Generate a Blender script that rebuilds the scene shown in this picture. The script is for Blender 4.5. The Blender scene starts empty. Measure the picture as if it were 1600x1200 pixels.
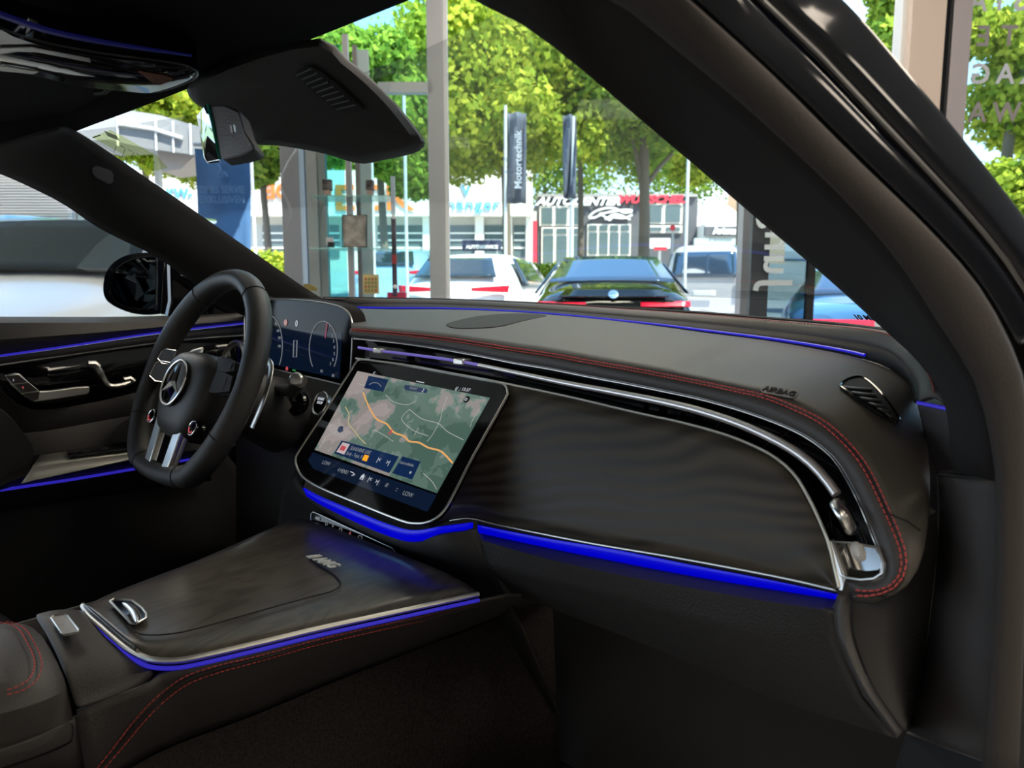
import bpy, bmesh, math, random
from math import sin, cos, pi, radians, atan, sqrt
from mathutils import Vector, Matrix, noise
random.seed(7)
V = Vector
scn = bpy.context.scene
COL = scn.collection

# ------------------------------------------------------------------ camera
FPX = 1150.0
YAW = radians(43); PIT = atan(0.13)
CP = V((0.82, 0.0, 1.07))
FH = V((-sin(YAW), cos(YAW), 0)); RH = V((cos(YAW), sin(YAW), 0)); ZU = V((0, 0, 1))
cd = bpy.data.cameras.new('camera'); cam = bpy.data.objects.new('camera', cd); COL.objects.link(cam)
cam.location = CP
cam.rotation_euler = (pi/2 - PIT, 0, YAW)
cd.sensor_width = 36; cd.lens = 36*FPX/1600; cd.clip_start = 0.02; cd.clip_end = 400
cd.dof.use_dof = True; cd.dof.focus_distance = 1.0; cd.dof.aperture_fstop = 9.0
scn.camera = cam
# ------------------------------------------------------------------ view
vs = scn.view_settings
vs.view_transform = 'Standard'; vs.look = 'None'; vs.gamma = 1.0; vs.use_curve_mapping = False
vs.exposure = 0.18
# ------------------------------------------------------------------ world
wd = bpy.data.worlds.new('sky'); scn.world = wd; wd.use_nodes = True
nt = wd.node_tree; nt.nodes.clear()
def N(t, k, **kw):
    n = t.nodes.new(k)
    for a, b in kw.items(): setattr(n, a, b)
    return n
o_ = N(nt, 'ShaderNodeOutputWorld'); bg = N(nt, 'ShaderNodeBackground')
tc = N(nt, 'ShaderNodeTexCoord'); sx = N(nt, 'ShaderNodeSeparateXYZ'); rp = N(nt, 'ShaderNodeValToRGB')
nz = N(nt, 'ShaderNodeTexNoise'); nz.inputs['Scale'].default_value = 3.0; nz.inputs['Detail'].default_value = 6
cr = N(nt, 'ShaderNodeValToRGB'); mx = N(nt, 'ShaderNodeMixRGB')
rp.color_ramp.elements[0].position = 0.0; rp.color_ramp.elements[0].color = (0.95, 0.97, .96, 1)
rp.color_ramp.elements[1].position = 0.6; rp.color_ramp.elements[1].color = (0.22, 0.45, 0.82, 1)
e = rp.color_ramp.elements.new(0.2); e.color = (0.36, 0.64, 1, 1)
cr.color_ramp.elements[0].position = 0.52; cr.color_ramp.elements[1].position = 0.72
cr.color_ramp.elements[0].color = (0, 0, 0, 1); cr.color_ramp.elements[1].color = (.8, .8, .8, 1)
mx.inputs[2].default_value = (1, 1, 1, 1)
nt.links.new(tc.outputs['Generated'], sx.inputs[0]); nt.links.new(sx.outputs['Z'], rp.inputs[0])
nt.links.new(tc.outputs['Generated'], nz.inputs['Vector']); nt.links.new(nz.outputs['Fac'], cr.inputs[0])
nt.links.new(cr.outputs[0], mx.inputs[0]); nt.links.new(rp.outputs[0], mx.inputs[1])
nt.links.new(mx.outputs[0], bg.inputs[0]); bg.inputs[1].default_value = 2.4
nt.links.new(bg.outputs[0], o_.inputs[0])
# ------------------------------------------------------------------ sun
sl = bpy.data.lights.new('sun', 'SUN'); sun = bpy.data.objects.new('sun', sl); COL.objects.link(sun)
sl.energy = 11; sl.angle = radians(0.6); sl.color = (1, 0.95, 0.84)
sdir = (FH*0.55 + RH*-0.45 + ZU*-1.0).normalized()      # travels away from the viewer, down
sun.rotation_euler = sdir.to_track_quat('-Z', 'Y').to_euler()
# ceiling lamps added out of view to lift the interior (built with their housings further down)
ADDED_LAMPS = [(1.6, -0.8, 'above the passenger doorway'), (3.8, -2.6, 'behind the open doorway'), (3.4, 1.4, 'right of the car'), (-1.4, -3.4, 'behind the car'), (0.5, 3.7, 'close to the facade'), (-4.4, 4.9, 'above the white showroom car')]
LAMP_W = 34.0

# ================================================================== helpers
def ray(px, py):
    u = (px-800)/FPX; v = -(py-600)/FPX
    f = FH*cos(PIT) - ZU*sin(PIT); up = FH*sin(PIT) + ZU*cos(PIT)
    return f + RH*u + up*v
def U(px, py, x=None, y=None, z=None, d=None, fn=None):
    r = ray(px, py)
    if fn is not None:
        lo, hi = .05, 5.0
        for _ in range(46):
            m = (lo+hi)/2
            if fn(CP + r*m) < 0: lo = m
            else: hi = m
        t = lo
    elif x is not None: t = (x-CP.x)/r.x
    elif y is not None: t = (y-CP.y)/r.y
    elif z is not None: t = (z-CP.z)/r.z
    else: t = d/r.dot(FH)
    return CP + r*t
SFM = Matrix.Translation((CP.x, CP.y, 0)) @ Matrix.Rotation(YAW, 4, 'Z')   # street frame: x along the facade, y away, z up
SFI = SFM.inverted()
def SP(px, py, d): return SFI @ U(px, py, d=d)
def sr(px, d, py=450): return SP(px, py, d).x

def catmull(P, n=8, closed=False):
    P = [V(p) for p in P]; out = []
    m = len(P)
    rng = range(m) if closed else range(m-1)
    for i in rng:
        p1, p2 = P[i], P[(i+1) % m]
        p0 = P[i-1] if (closed or i > 0) else p1*2-p2
        p3 = P[(i+2) % m] if (closed or i+2 < m) else p2*2-p1
        for k in range(n):
            t = k/n
            out.append(0.5*((2*p1)+(p2-p0)*t+(2*p0-5*p1+4*p2-p3)*t*t+(3*p1-p0-3*p2+p3)*t**3))
    if not closed: out.append(P[-1])
    return out
def resample(P, n):
    P = [V(p) for p in P]; L = [0]
    for a, b in zip(P, P[1:]): L.append(L[-1]+(b-a).length)
    out = []; j = 0
    for k in range(n):
        s = L[-1]*k/(n-1)
        while j < len(P)-2 and L[j+1] < s: j += 1
        d = L[j+1]-L[j]; t = 0 if d < 1e-9 else (s-L[j])/d
        out.append(P[j].lerp(P[j+1], min(1, max(0, t))))
    return out
def crv(P, n=40): return resample(catmull(P, 8), n)

from mathutils.bvhtree import BVHTree
def bvh(rows):
    m = MB().grid(rows); return BVHTree.FromPolygons([V(p) for p in m.v], m.f)
def bhit(T, px, py, lift):
    r = ray(px, py).normalized(); h = T.ray_cast(CP, r)
    if h[0] is None:
        q = None
        for k in range(1, 25):
            for dx_, dy_ in ((k, 0), (-k, 0), (0, k), (0, -k)):
                r2 = ray(px+dx_, py+dy_).normalized(); h = T.ray_cast(CP, r2)
                if h[0] is not None: return CP + r*(h[3]-lift)
        return CP + r*.7
    return CP + r*(h[3]-lift)
def tocam(P, l): return [p+(CP-p).normalized()*l for p in P]
class MB:
    def __init__(s): s.v = []; s.f = []
    def add(s, vs, fs):
        o = len(s.v); s.v += [tuple(p) for p in vs]; s.f += [tuple(i+o for i in f) for f in fs]; return s
    def grid(s, rows, closeu=False, closev=False):
        m = len(rows); n = len(rows[0]); fs = []
        for i in range(m if closev else m-1):
            for j in range(n if closeu else n-1):
                a = i*n+j; b = i*n+(j+1) % n; c = ((i+1) % m)*n+(j+1) % n; d = ((i+1) % m)*n+j
                fs.append((a, b, c, d))
        return s.add([p for r in rows for p in r], fs)
    def box(s, lo, hi, M=None):
        x0, y0, z0 = lo; x1, y1, z1 = hi
        vs = [V((x, y, z)) for z in (z0, z1) for y in (y0, y1) for x in (x0, x1)]
        if M is not None: vs = [M @ v for v in vs]
        return s.add(vs, [(0, 2, 3, 1), (4, 5, 7, 6), (0, 1, 5, 4), (2, 6, 7, 3), (0, 4, 6, 2), (1, 3, 7, 5)])
    def tube(s, P, r, seg=8, closed=False, caps=True, flat=1.0, up=None):
        P = [V(p) for p in P]; n = len(P); rows = []
        prev = None
        for i in range(n):
            a = P[i-1] if (closed or i > 0) else P[i]; b = P[(i+1) % n] if (closed or i < n-1) else P[i]
            t = (b-a).normalized() if (b-a).length > 1e-9 else V((0, 0, 1))
            if up is not None: u = V(up)
            else: u = prev if prev is not None else (V((0, 0, 1)) if abs(t.z) < .9 else V((1, 0, 0)))
            u = (u - t*u.dot(t)).normalized(); prev = u; w = t.cross(u)
            rr = r[i] if isinstance(r, (list, tuple)) else r
            rows.append([P[i] + (u*cos(2*pi*k/seg)*flat + w*sin(2*pi*k/seg))*rr for k in range(seg)])
        o = len(s.v); s.grid(rows, closeu=True, closev=closed)
        if caps and not closed:
            s.f.append(tuple(o+k for k in range(seg))[::-1]); s.f.append(tuple(o+(n-1)*seg+k for k in range(seg)))
        return s
    def prism(s, ring, vec):
        n = len(ring); vec = V(vec); r = [V(p) for p in ring]
        fs = [tuple(range(n)), tuple(range(2*n-1, n-1, -1))] + [(i, (i+1) % n, (i+1) % n+n, i+n) for i in range(n)]
        return s.add(r+[p+vec for p in r], fs)
    def rings(s, rs, cap0=True, cap1=True):
        o = len(s.v); n = len(rs[0]); s.grid(rs, closeu=True)
        if cap0: s.f.append(tuple(o+k for k in range(n))[::-1])
        if cap1: s.f.append(tuple(o+(len(rs)-1)*n+k for k in range(n)))
        return s
    def lathe(s, prof, M, seg=32):
        rs = [[M @ V((r*cos(2*pi*k/seg), r*sin(2*pi*k/seg), z)) for k in range(seg)] for r, z in prof]
        return s.rings(rs)
ROOTM = {}
def obj(name, mb, mat, parent=None, smooth=True, bevel=0, solid=0, sub=0, world=True, off=0, label=None):
    if isinstance(mb, MB):
        me = bpy.data.meshes.new(name); me.from_pydata(mb.v, [], mb.f); 
        bm = bmesh.new(); bm.from_mesh(me)
        big = [f for f in bm.faces if len(f.verts) > 4]
        if big: bmesh.ops.triangulate(bm, faces=big)
        bmesh.ops.recalc_face_normals(bm, faces=bm.faces); bm.to_mesh(me); bm.free()
    else: me = mb
    o = bpy.data.objects.new(name, me); COL.objects.link(o)
    if mat is not None:
        me.materials.clear(); me.materials.append(mat)
    if smooth:
        for p in me.polygons: p.use_smooth = True
        try: me.set_sharp_from_angle(angle=radians(38))
        except Exception: pass
    if parent is not None:
        o.parent = parent
        if world and parent.name in ROOTM: o.matrix_parent_inverse = ROOTM[parent.name].inverted()
    if solid:
        m = o.modifiers.new('s', 'SOLIDIFY'); m.thickness = abs(solid); m.offset = off
    if bevel:
        m = o.modifiers.new('b', 'BEVEL'); m.width = bevel; m.segments = 2; m.limit_method = 'ANGLE'; m.angle_limit = radians(40)
    if sub:
        m = o.modifiers.new('u', 'SUBSURF'); m.levels = sub; m.render_levels = sub
    if label: o['label'] = label
    return o
def tag(o, label, cat, group=None, kind=None):
    o['label'] = label; o['category'] = cat
    if group: o['group'] = group
    if kind: o['kind'] = kind
    return o
def struct(o, label=None):
    o['kind'] = 'structure'
    if label: o['label'] = label
    return o
def thing(name, label, cat, loc=(0, 0, 0), rz=0, group=None, M=None):
    o = bpy.data.objects.new(name, None); COL.objects.link(o); o.empty_display_size = .05
    m = M if M is not None else Matrix.Translation(loc) @ Matrix.Rotation(rz, 4, 'Z')
    o.matrix_world = m; ROOTM[o.name] = m.copy()
    return tag(o, label, cat, group)
def frame(o, ex, ey):
    ex = V(ex).normalized(); ey = V(ey); ez = ex.cross(ey).normalized(); ey = ez.cross(ex)
    m = Matrix.Identity(4)
    for i in range(3): m[i][0] = ex[i]; m[i][1] = ey[i]; m[i][2] = ez[i]; m[i][3] = o[i]
    return m
def text(name, s, size, mat, M, parent=None, ext=0.0003, bold=0, align='LEFT', shear=0, sx=1, world=True, space=1.0):
    c = bpy.data.curves.new(name, 'FONT'); c.body = s; c.size = size; c.extrude = ext; c.offset = bold
    c.align_x = align; c.align_y = 'BOTTOM_BASELINE' if False else 'CENTER'; c.shear = shear; c.space_character = space; c.resolution_u = 3
    t = bpy.data.objects.new('tmp', c); COL.objects.link(t)
    dg = bpy.context.evaluated_depsgraph_get()
    me = bpy.data.meshes.new_from_object(t.evaluated_get(dg)); bpy.data.objects.remove(t); 
    me.transform(M @ Matrix.Diagonal((sx, 1, 1, 1)))
    return obj(name, me, mat, parent, smooth=False, world=world)

# ------------------------------------------------------------------ materials
def mat(name, col, rough=.5, metal=0, spec=.5, coat=0, emit=None, es=0, bump=0, bscale=200, var=0, vscale=5, sheen=0, alpha=1, coatr=.05):
    m = bpy.data.materials.new(name); m.use_nodes = True; t = m.node_tree; b = t.nodes['Principled BSDF']
    b.inputs['Base Color'].default_value = (*col, 1); b.inputs['Roughness'].default_value = rough
    b.inputs['Metallic'].default_value = metal; b.inputs['Specular IOR Level'].default_value = spec
    b.inputs['Coat Weight'].default_value = coat; b.inputs['Coat Roughness'].default_value = coatr
    b.inputs['Sheen Weight'].default_value = sheen; b.inputs['Alpha'].default_value = alpha
    if emit: b.inputs['Emission Color'].default_value = (*emit, 1); b.inputs['Emission Strength'].default_value = es
    tcn = N(t, 'ShaderNodeTexCoord')
    if bump:
        n = N(t, 'ShaderNodeTexNoise'); n.inputs['Scale'].default_value = bscale; n.inputs['Detail'].default_value = 3
        bp = N(t, 'ShaderNodeBump'); bp.inputs['Strength'].default_value = bump; bp.inputs['Distance'].default_value = .002
        t.links.new(tcn.outputs['Object'], n.inputs['Vector']); t.links.new(n.outputs['Fac'], bp.inputs['Height']); t.links.new(bp.outputs[0], b.inputs['Normal'])
    if var:
        n = N(t, 'ShaderNodeTexNoise'); n.inputs['Scale'].default_value = vscale; n.inputs['Detail'].default_value = 4
        r = N(t, 'ShaderNodeValToRGB'); r.color_ramp.elements[0].position = .3; r.color_ramp.elements[1].position = .7
        r.color_ramp.elements[0].color = (*[max(0, c*(1-var)) for c in col], 1); r.color_ramp.elements[1].color = (*[min(1, c*(1+var)) for c in col], 1)
        t.links.new(tcn.outputs['Object'], n.inputs['Vector']); t.links.new(n.outputs['Fac'], r.inputs[0]); t.links.new(r.outputs[0], b.inputs['Base Color'])
    return m
def glassmat(name, tint, refl=.08, rough=0.0, k=.3):
    m = bpy.data.materials.new(name); m.use_nodes = True; t = m.node_tree; t.nodes.clear()
    o = N(t, 'ShaderNodeOutputMaterial'); mixn = N(t, 'ShaderNodeMixShader'); tr = N(t, 'ShaderNodeBsdfTransparent'); gl = N(t, 'ShaderNodeBsdfGlossy')
    fr = N(t, 'ShaderNodeLayerWeight'); fr.inputs[0].default_value = .12
    mm = N(t, 'ShaderNodeMath', operation='MULTIPLY_ADD'); mm.inputs[1].default_value = k; mm.inputs[2].default_value = refl*.3
    tr.inputs[0].default_value = (*tint, 1); gl.inputs['Roughness'].default_value = rough; gl.inputs[0].default_value = (.9, .95, 1, 1)
    t.links.new(fr.outputs['Fresnel'], mm.inputs[0]); t.links.new(mm.outputs[0], mixn.inputs[0])
    t.links.new(tr.outputs[0], mixn.inputs[1]); t.links.new(gl.outputs[0], mixn.inputs[2]); t.links.new(mixn.outputs[0], o.inputs[0])
    return m
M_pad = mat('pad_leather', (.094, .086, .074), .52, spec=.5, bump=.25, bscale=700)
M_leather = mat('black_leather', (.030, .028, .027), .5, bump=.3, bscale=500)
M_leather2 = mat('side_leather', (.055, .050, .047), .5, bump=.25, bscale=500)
M_soft = mat('soft_plastic', (.030, .029, .029), .6, bump=.2, bscale=600)
M_black = mat('matt_black', (.008, .008, .009), .7)
M_dglass = mat('display_glass', (.003, .003, .004), .09, spec=.16)
M_fabric = mat('headliner_fabric', (.012, .012, .014), .95, spec=.15, bump=.5, bscale=900)
M_pillar = mat('pillar_trim', (.026, .024, .024), .85, spec=.2, bump=.4, bscale=900)
M_gloss = mat('piano_black', (.004, .004, .005), .07, spec=.45)
M_slat = mat('vent_plastic', (.012, .012, .013), .3)
M_chrome = mat('chrome', (.9, .88, .84), .26, 1)
M_satin = mat('satin_metal', (.78, .76, .71), .36, 1)
M_dkmetal = mat('dark_metal', (.18, .18, .18), .35, 1)
M_red = mat('red_thread', (.62, .09, .08), .7)
M_paint = mat('black_car_paint', (.003, .004, .008), .10, spec=.5)
M_rubber = mat('seal_rubber', (.046, .040, .036), .75, spec=.3, bump=.2, bscale=400)
M_carpet = mat('carpet', (.036, .031, .030), 1, spec=.05, bump=1, bscale=900, var=.35, vscale=300)
M_blue = mat('ambient_blue', (0, 0, .1), .4, emit=(.0, .0, 1), es=.46)
M_blue2 = mat('ambient_blue_dim', (0, 0, .1), .4, emit=(.05, .035, .8), es=.42)
M_blue3 = mat('ambient_blue_faint', (0, 0, .02), .6, emit=(.0, .0, .3), es=.08)
M_white = mat('icon_white', (.1, .1, .1), .5, emit=(.8, .85, .95), es=.55)
M_whitedim = mat('icon_grey', (.1, .1, .1), .5, emit=(.5, .55, .62), es=.28)
M_redl = mat('icon_red', (.1, 0, 0), .5, emit=(.8, .12, .15), es=.5)
M_greenl = mat('icon_green', (0, .1, 0), .5, emit=(.05, .6, .15), es=.3)
M_orange = mat('map_motorway', (.1, .05, 0), .5, emit=(.85, .42, .14), es=.75)
M_road = mat('map_lane', (.1, .1, .1), .5, emit=(.60, .62, .55), es=.55)
M_tile = mat('screen_tile', (.002, .006, .02), .08, emit=(.006, .022, .075), es=.8, coat=.6)
M_ws = glassmat('windshield_glass', (.93, .965, .95), .04)
M_fglass = glassmat('showroom_glass', (.95, .98, .97), .01, k=.18)
M_mglass = mat('mirror_glass', (.75, .85, .88), .02, 1)

# ================================================================== CAR: dashboard
def FF(off=0):                                        # front face of the dashboard
    return lambda p: p.y - (.685 - .15*p.x*p.x + .3*(p.z-.88) + off)
def WSF(off=0):                                       # windshield surface
    return lambda p: p.y - (1.02 - .45*p.x*p.x - (p.z-1.04)*1.96 + off)
def pf(pts, fn): return [U(a, b, fn=fn) for a, b in pts]
def py_(pts): return [U(a, b, y=c) for a, b, c in pts]
NN = 90
dash = thing('dashboard', 'black leather dashboard with red stitching, wavy dark trim and chrome lines', 'dashboard', (0.1, .68, .7))
LFT = [(505, 520), (530, 523)]
seam_px = [(549, 514), (572, 516), (620, 520), (680, 526), (740, 534.5), (800, 544), (860, 553), (920, 564), (980, 574.5), (1040, 586), (1100, 598), (1160, 611), (1200, 620), (1260, 645), (1300, 670), (1350, 725), (1387, 800), (1407, 847), (1415, 879), (1408, 908), (1392, 923), (1364, 930), (1330, 927)]
top_px = [(551, 527), (572, 529), (620, 534), (680, 542.5), (740, 553), (800, 565), (860, 575), (920, 587), (980, 598), (1040, 610), (1100, 623), (1175, 645), (1250, 675), (1300, 710), (1325, 745), (1350, 795), (1372, 850), (1385, 883), (1383, 899), (1368, 909), (1345, 911), (1322, 908)]
low_px = [(556, 560), (580, 563), (640, 571), (700, 582), (760, 593), (880, 618), (1000, 646), (1060, 659), (1120, 675), (1162, 690), (1207, 712), (1240, 740), (1262, 775), (1280, 812), (1295, 850), (1305, 892), (1311, 918)]
bot_px = [(705, 812), (726, 809), (745, 810), (787, 820), (919, 846), (1050, 868), (1181, 892), (1250, 906), (1310, 920)]
seam = crv(pf(seam_px, FF()), NN)
topl = crv(pf(top_px, FF()), NN)
lowl = crv(pf(low_px, FF()), NN)
botl = crv(pf(bot_px, FF(.002)), NN)
# top pad: rear edge along the LED channel then down the dash end
rear_pts = [(546, 484, .91), (610, 485.5, .93), (700, 486, .945), (800, 490, .95), (900, 498, .945), (1000, 509, .935), (1100, 523, .92), (1200, 536, .905), (1290, 552, .885), (1350, 566, .86), (1395, 585, .83), (1425, 615, .79), (1437, 655, .75), (1443, 700, .715), (1447, 745, .69), (1445, 790, .672), (1438, 830, .655), (1425, 870, .64), (1408, 905, .628), (1385, 928, .62), (1355, 938, .615), (1330, 934, .612)]
rear = crv(py_(rear_pts), NN)
rows = []
for k in range(13):
    t = k/12; r = []
    for i in range(NN):
        p = rear[i].lerp(seam[i], t)
        s = i/(NN-1)
        cr_ = 4*t*(1-t)
        if s < .62: p = p + V((0, 0, .004*cr_))
        else: p = p + V((.006, -.004, .004))*cr_*min(1, (s-.62)*8)
        r.append(p)
    rows.append(r)
PADROWS = rows
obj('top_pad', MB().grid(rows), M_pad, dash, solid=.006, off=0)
# rolled front edge between the seam and the vent band
rows = []
for k in range(9):
    t = k/8; r = []
    for i in range(NN):
        p = seam[i].lerp(topl[i], t)
        p = p + V((.0, -.004, .0))*sin(pi*t) + V((.002, 0, .001))*sin(pi*t)*(i/(NN-1))
        r.append(p)
    rows.append(r)
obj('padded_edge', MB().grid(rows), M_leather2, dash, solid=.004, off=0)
# stitching: dashes
def stitches(curve, offs, gap, ln, r, mb, lift=V((0, 0, 0))):
    L = 0; pos = []
    for a, b in zip(curve, curve[1:]): L += (b-a).length
    n = int(L/gap); cc = resample(curve, n*3)
    for k in range(n-1):
        a = cc[k*3]+offs+lift; b = cc[k*3+2]+offs+lift
        d = (b-a); mid = (a+b)/2; d = d.normalized()*ln/2
        mb.tube([mid-d, mid+d], r, 5)
def offcurve(c, toward, dist):
    return [p + (q-p).normalized()*dist if (q-p).length > 1e-6 else p for p, q in zip(c, toward)]
sm = MB()
liftv = V((.0005, -.0015, .0016))
stitches(tocam(offcurve(seam, rear, .0032), .012), V(), .0052, .0038, .0007, sm)
stitches(tocam(offcurve(seam, topl, .0032), .008), V(), .0052, .0038, .0007, sm)
obj('stitching', sm, M_red, dash)
obj('seam_welt', MB().tube(tocam(seam, .006), .0008, 6), M_leather, dash)
# vent band: recessed gloss channel
topb = [p+V((0, .028, 0)) for p in topl]; lowb = [p+V((0, .028, 0)) for p in lowl]
obj('vent_channel', MB().grid([topl, topb, lowb, lowl]), M_gloss, dash)
obj('chrome_line', MB().tube(tocam(topl, .003), .0008, 6), M_dkmetal, dash)
obj('chrome_line', MB().tube([p.lerp(q, .07)+V((0, .002, 0)) for p, q in zip(topl, lowl)], .0008, 6), M_satin, dash)
obj('chrome_line', MB().tube(tocam(lowl, .008), .0015, 8), mat('warm_chrome', (.92, .88, .74), .4, .85), dash, label='bright lower chrome line along the trim panel')
bar_px = [(560, 543), (592, 548), (650, 555), (720, 565), (800, 581), (880, 598), (960, 613), (1040, 629), (1100, 644), (1162, 665), (1225, 695), (1262, 720), (1287, 745), (1307, 772)]
bar = crv(pf(bar_px, FF(-.011)), 70)
iv = 24
obj('vent_bar', MB().tube(bar[:iv+1], .0018, 8, flat=1.2), mat('lit_bar', (.35, .32, .55), .25, .6, emit=(.20, .15, .75), es=.35), dash, label='violet glowing part of the vent bar')
obj('vent_bar', MB().tube(bar[iv:], [.0026+.0016*min(1, k/30) for k in range(len(bar)-iv)], 10), mat('bright_bar', (.92, .88, .86), .38, .85), dash)
for (a, b) in [(593, 548), (720, 565)]:
    c = U(a, b, fn=FF(-.012)); 
    obj('vent_tab', MB().box((c.x-.010, c.y-.006, c.z-.004), (c.x+.010, c.y+.012, c.z+.004)), M_satin, dash, bevel=.0015)
# vanes crossing the outer vent
for t in [.30, .45, .62, .68, .74, .80]:
    i = int(t*(NN-1)); a = lowl[min(NN-1, int((t*.98+.05)*(NN-1)))]+V((0, .012, 0)); b = topl[i]+V((0, .012, 0))
    if t < .6: continue
    obj('vent_vane', MB().tube([a, b], .0022, 6, up=(0, 1, 0), flat=3), M_slat, dash)
# outer vent tab and chrome cup with knurled wheel
def capsule(c0, c1, r, mb, seg=16, prot=V((0, -.01, 0)), wid=None):
    pass
a = U(1308, 788, fn=FF(-.014)); b = U(1318, 805, fn=FF(-.018)); c_ = U(1330, 826, fn=FF(-.008))
obj('vent_tab', MB().tube(catmull([a+V((0, .01, 0)), a, b, c_, c_+V((0, .012, 0))], 5), [.004]*2+[.0058]*16+[.004]*3, 12, flat=.7), M_chrome, dash, label='large chrome tab of the outer vent')
cup = pf([(1299, 846), (1332, 849), (1372, 856), (1381, 880), (1379, 895), (1366, 904), (1345, 906), (1324, 903), (1314, 898)], FF(-.001))
cupb = [p+V((0, .010, 0)) for p in cup]
cc = sum(cup, V())/len(cup)
ring2 = [p.lerp(cc+V((0, .012, 0)), .16)+V((0, .010, 0)) for p in cup]
obj('chrome_cup', MB().rings([cup, ring2, [p+V((0, .003, 0)) for p in ring2]], cap0=False), mat('dark_chrome', (.42, .42, .41), .16, 1), dash, bevel=.001)
wp = [U(1337, 852, fn=FF(-.006)), U(1341, 862, fn=FF(-.013)), U(1346, 875, fn=FF(-.010))]
wmb = MB().tube(catmull(wp, 6), [.0035+.0020*sin(pi*k/12) for k in range(13)], 14)
obj('cup_rim', MB().tube(tocam(cup, .006), .0012, 6, closed=True), M_satin, dash)
obj('vent_wheel', wmb, mat('knurled_metal', (.95, .93, .88), .4, .8, bump=1, bscale=1400), dash, label='knurled silver thumb wheel')
# trim panel with wavy grain
def wavymat():
    m = mat('wavy_trim', (.045, .040, .034), .36, spec=.3); t = m.node_tree; b = t.nodes['Principled BSDF']
    tcn = N(t, 'ShaderNodeTexCoord'); mp = N(t, 'ShaderNodeMapping'); mp.inputs['Scale'].default_value = (1, 1, 2.2); mp.inputs['Rotation'].default_value = (0, radians(25), 0)
    w = N(t, 'ShaderNodeTexWave', wave_type='BANDS', bands_direction='Z'); w.inputs['Scale'].default_value = 9; w.inputs['Distortion'].default_value = 11; w.inputs['Detail'].default_value = 1.0; w.inputs['Detail Scale'].default_value = .55
    r = N(t, 'ShaderNodeValToRGB'); r.color_ramp.elements[0].color = (.036, .030, .021, 1); r.color_ramp.elements[1].color = (.074, .062, .044, 1)
    r2 = N(t, 'ShaderNodeMapRange'); r2.inputs[3].default_value = .42; r2.inputs[4].default_value = .52
    t.links.new(tcn.outputs['Object'], mp.inputs[0]); t.links.new(mp.outputs[0], w.inputs[0]); t.links.new(w.outputs[0], r.inputs[0]); t.links.new(r.outputs[0], b.inputs['Base Color'])
    t.links.new(w.outputs[0], r2.inputs[0]); t.links.new(r2.outputs[0], b.inputs['Roughness'])
    return m
M_wavy = wavymat()
lw = crv(pf([(690, 580)]+low_px[4:], FF()), NN)
bw = crv(pf([(672, 825)]+bot_px, FF(.002)), NN)
rows = [[lw[i].lerp(bw[i], k/10)+V((0, -.004*sin(pi*k/10), 0)) for i in range(NN)] for k in range(11)]
obj('trim_panel', MB().grid(rows), M_wavy, dash, solid=.003, off=0)
obj('chrome_line', MB().tube([p+V((0, -.002, -.001)) for p in botl], .0014, 8), M_satin, dash, label='thin chrome line under the trim panel')
# corner end cap of the trim
ec = pf([(1296, 845), (1301, 846), (1322, 903), (1316, 924), (1308, 922), (1308, 900)], FF(-.002))
obj('trim_end_cap', MB().prism(ec, (0, .006, 0)), M_satin, dash, bevel=.0008)
# lower ambient strip (right)
la = crv(pf([(747, 820), (850, 840), (960, 858), (1080, 882), (1200, 905), (1309, 928)], FF(.006)), 40)
lb = crv(pf([(747, 832), (850, 854), (960, 876), (1080, 899), (1200, 919), (1309, 936)], FF(.016)), 40)
obj('ambient_strip', MB().grid([la, lb]), M_blue, dash, solid=.002)
fa = crv(pf([(747, 812), (850, 833), (960, 852), (1080, 875), (1200, 897), (1309, 922)], FF(.004)), 40)
obj('strip_recess', MB().grid([fa, la]), M_black, dash, solid=.001)
# glove box door
GL = [lb,
      crv(pf([(745, 842), (850, 872), (960, 897), (1080, 919), (1200, 940), (1304, 955)], FF(-.004)), 40),
      crv(pf([(760, 885), (850, 905), (960, 932), (1080, 965), (1200, 990), (1310, 1000)], FF(.008)), 40),
      crv(pf([(790, 915), (870, 940), (980, 970), (1100, 1015), (1220, 1055), (1345, 1090)], FF(.03)), 40),
      crv(pf([(800, 928), (880, 958), (990, 1000), (1100, 1045), (1220, 1095), (1398, 1153)], FF(.05)), 40)]
GL2 = []
for a_, b_ in zip(GL, GL[1:]):
    for k in range(5): GL2.append([p.lerp(q, k/5) for p, q in zip(a_, b_)])
GL2.append(GL[-1]); GL2.append([p+V((0, .10, -.005)) for p in GL[-1]])
obj('glove_box_door', MB().grid(GL2), mat('glovebox_skin', (.036, .033, .031), .45, bump=.3, bscale=420), dash, solid=.003, off=1)
# side flank of the glove box
fl1 = crv(pf([(1309, 930), (1304, 957), (1310, 1000), (1340, 1067), (1373, 1117), (1400, 1153)], FF(-.004)), 24)
fl2 = crv(pf([(1327, 928), (1327, 957), (1332, 1000), (1358, 1067), (1388, 1112), (1410, 1143)], FF(-.002)), 24)
obj('glove_box_flank', MB().grid([fl1, [a_.lerp(b_, .5)+V((.0, -.002, 0)) for a_, b_ in zip(fl1, fl2)], fl2]), M_leather2, dash, solid=.002)
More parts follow.
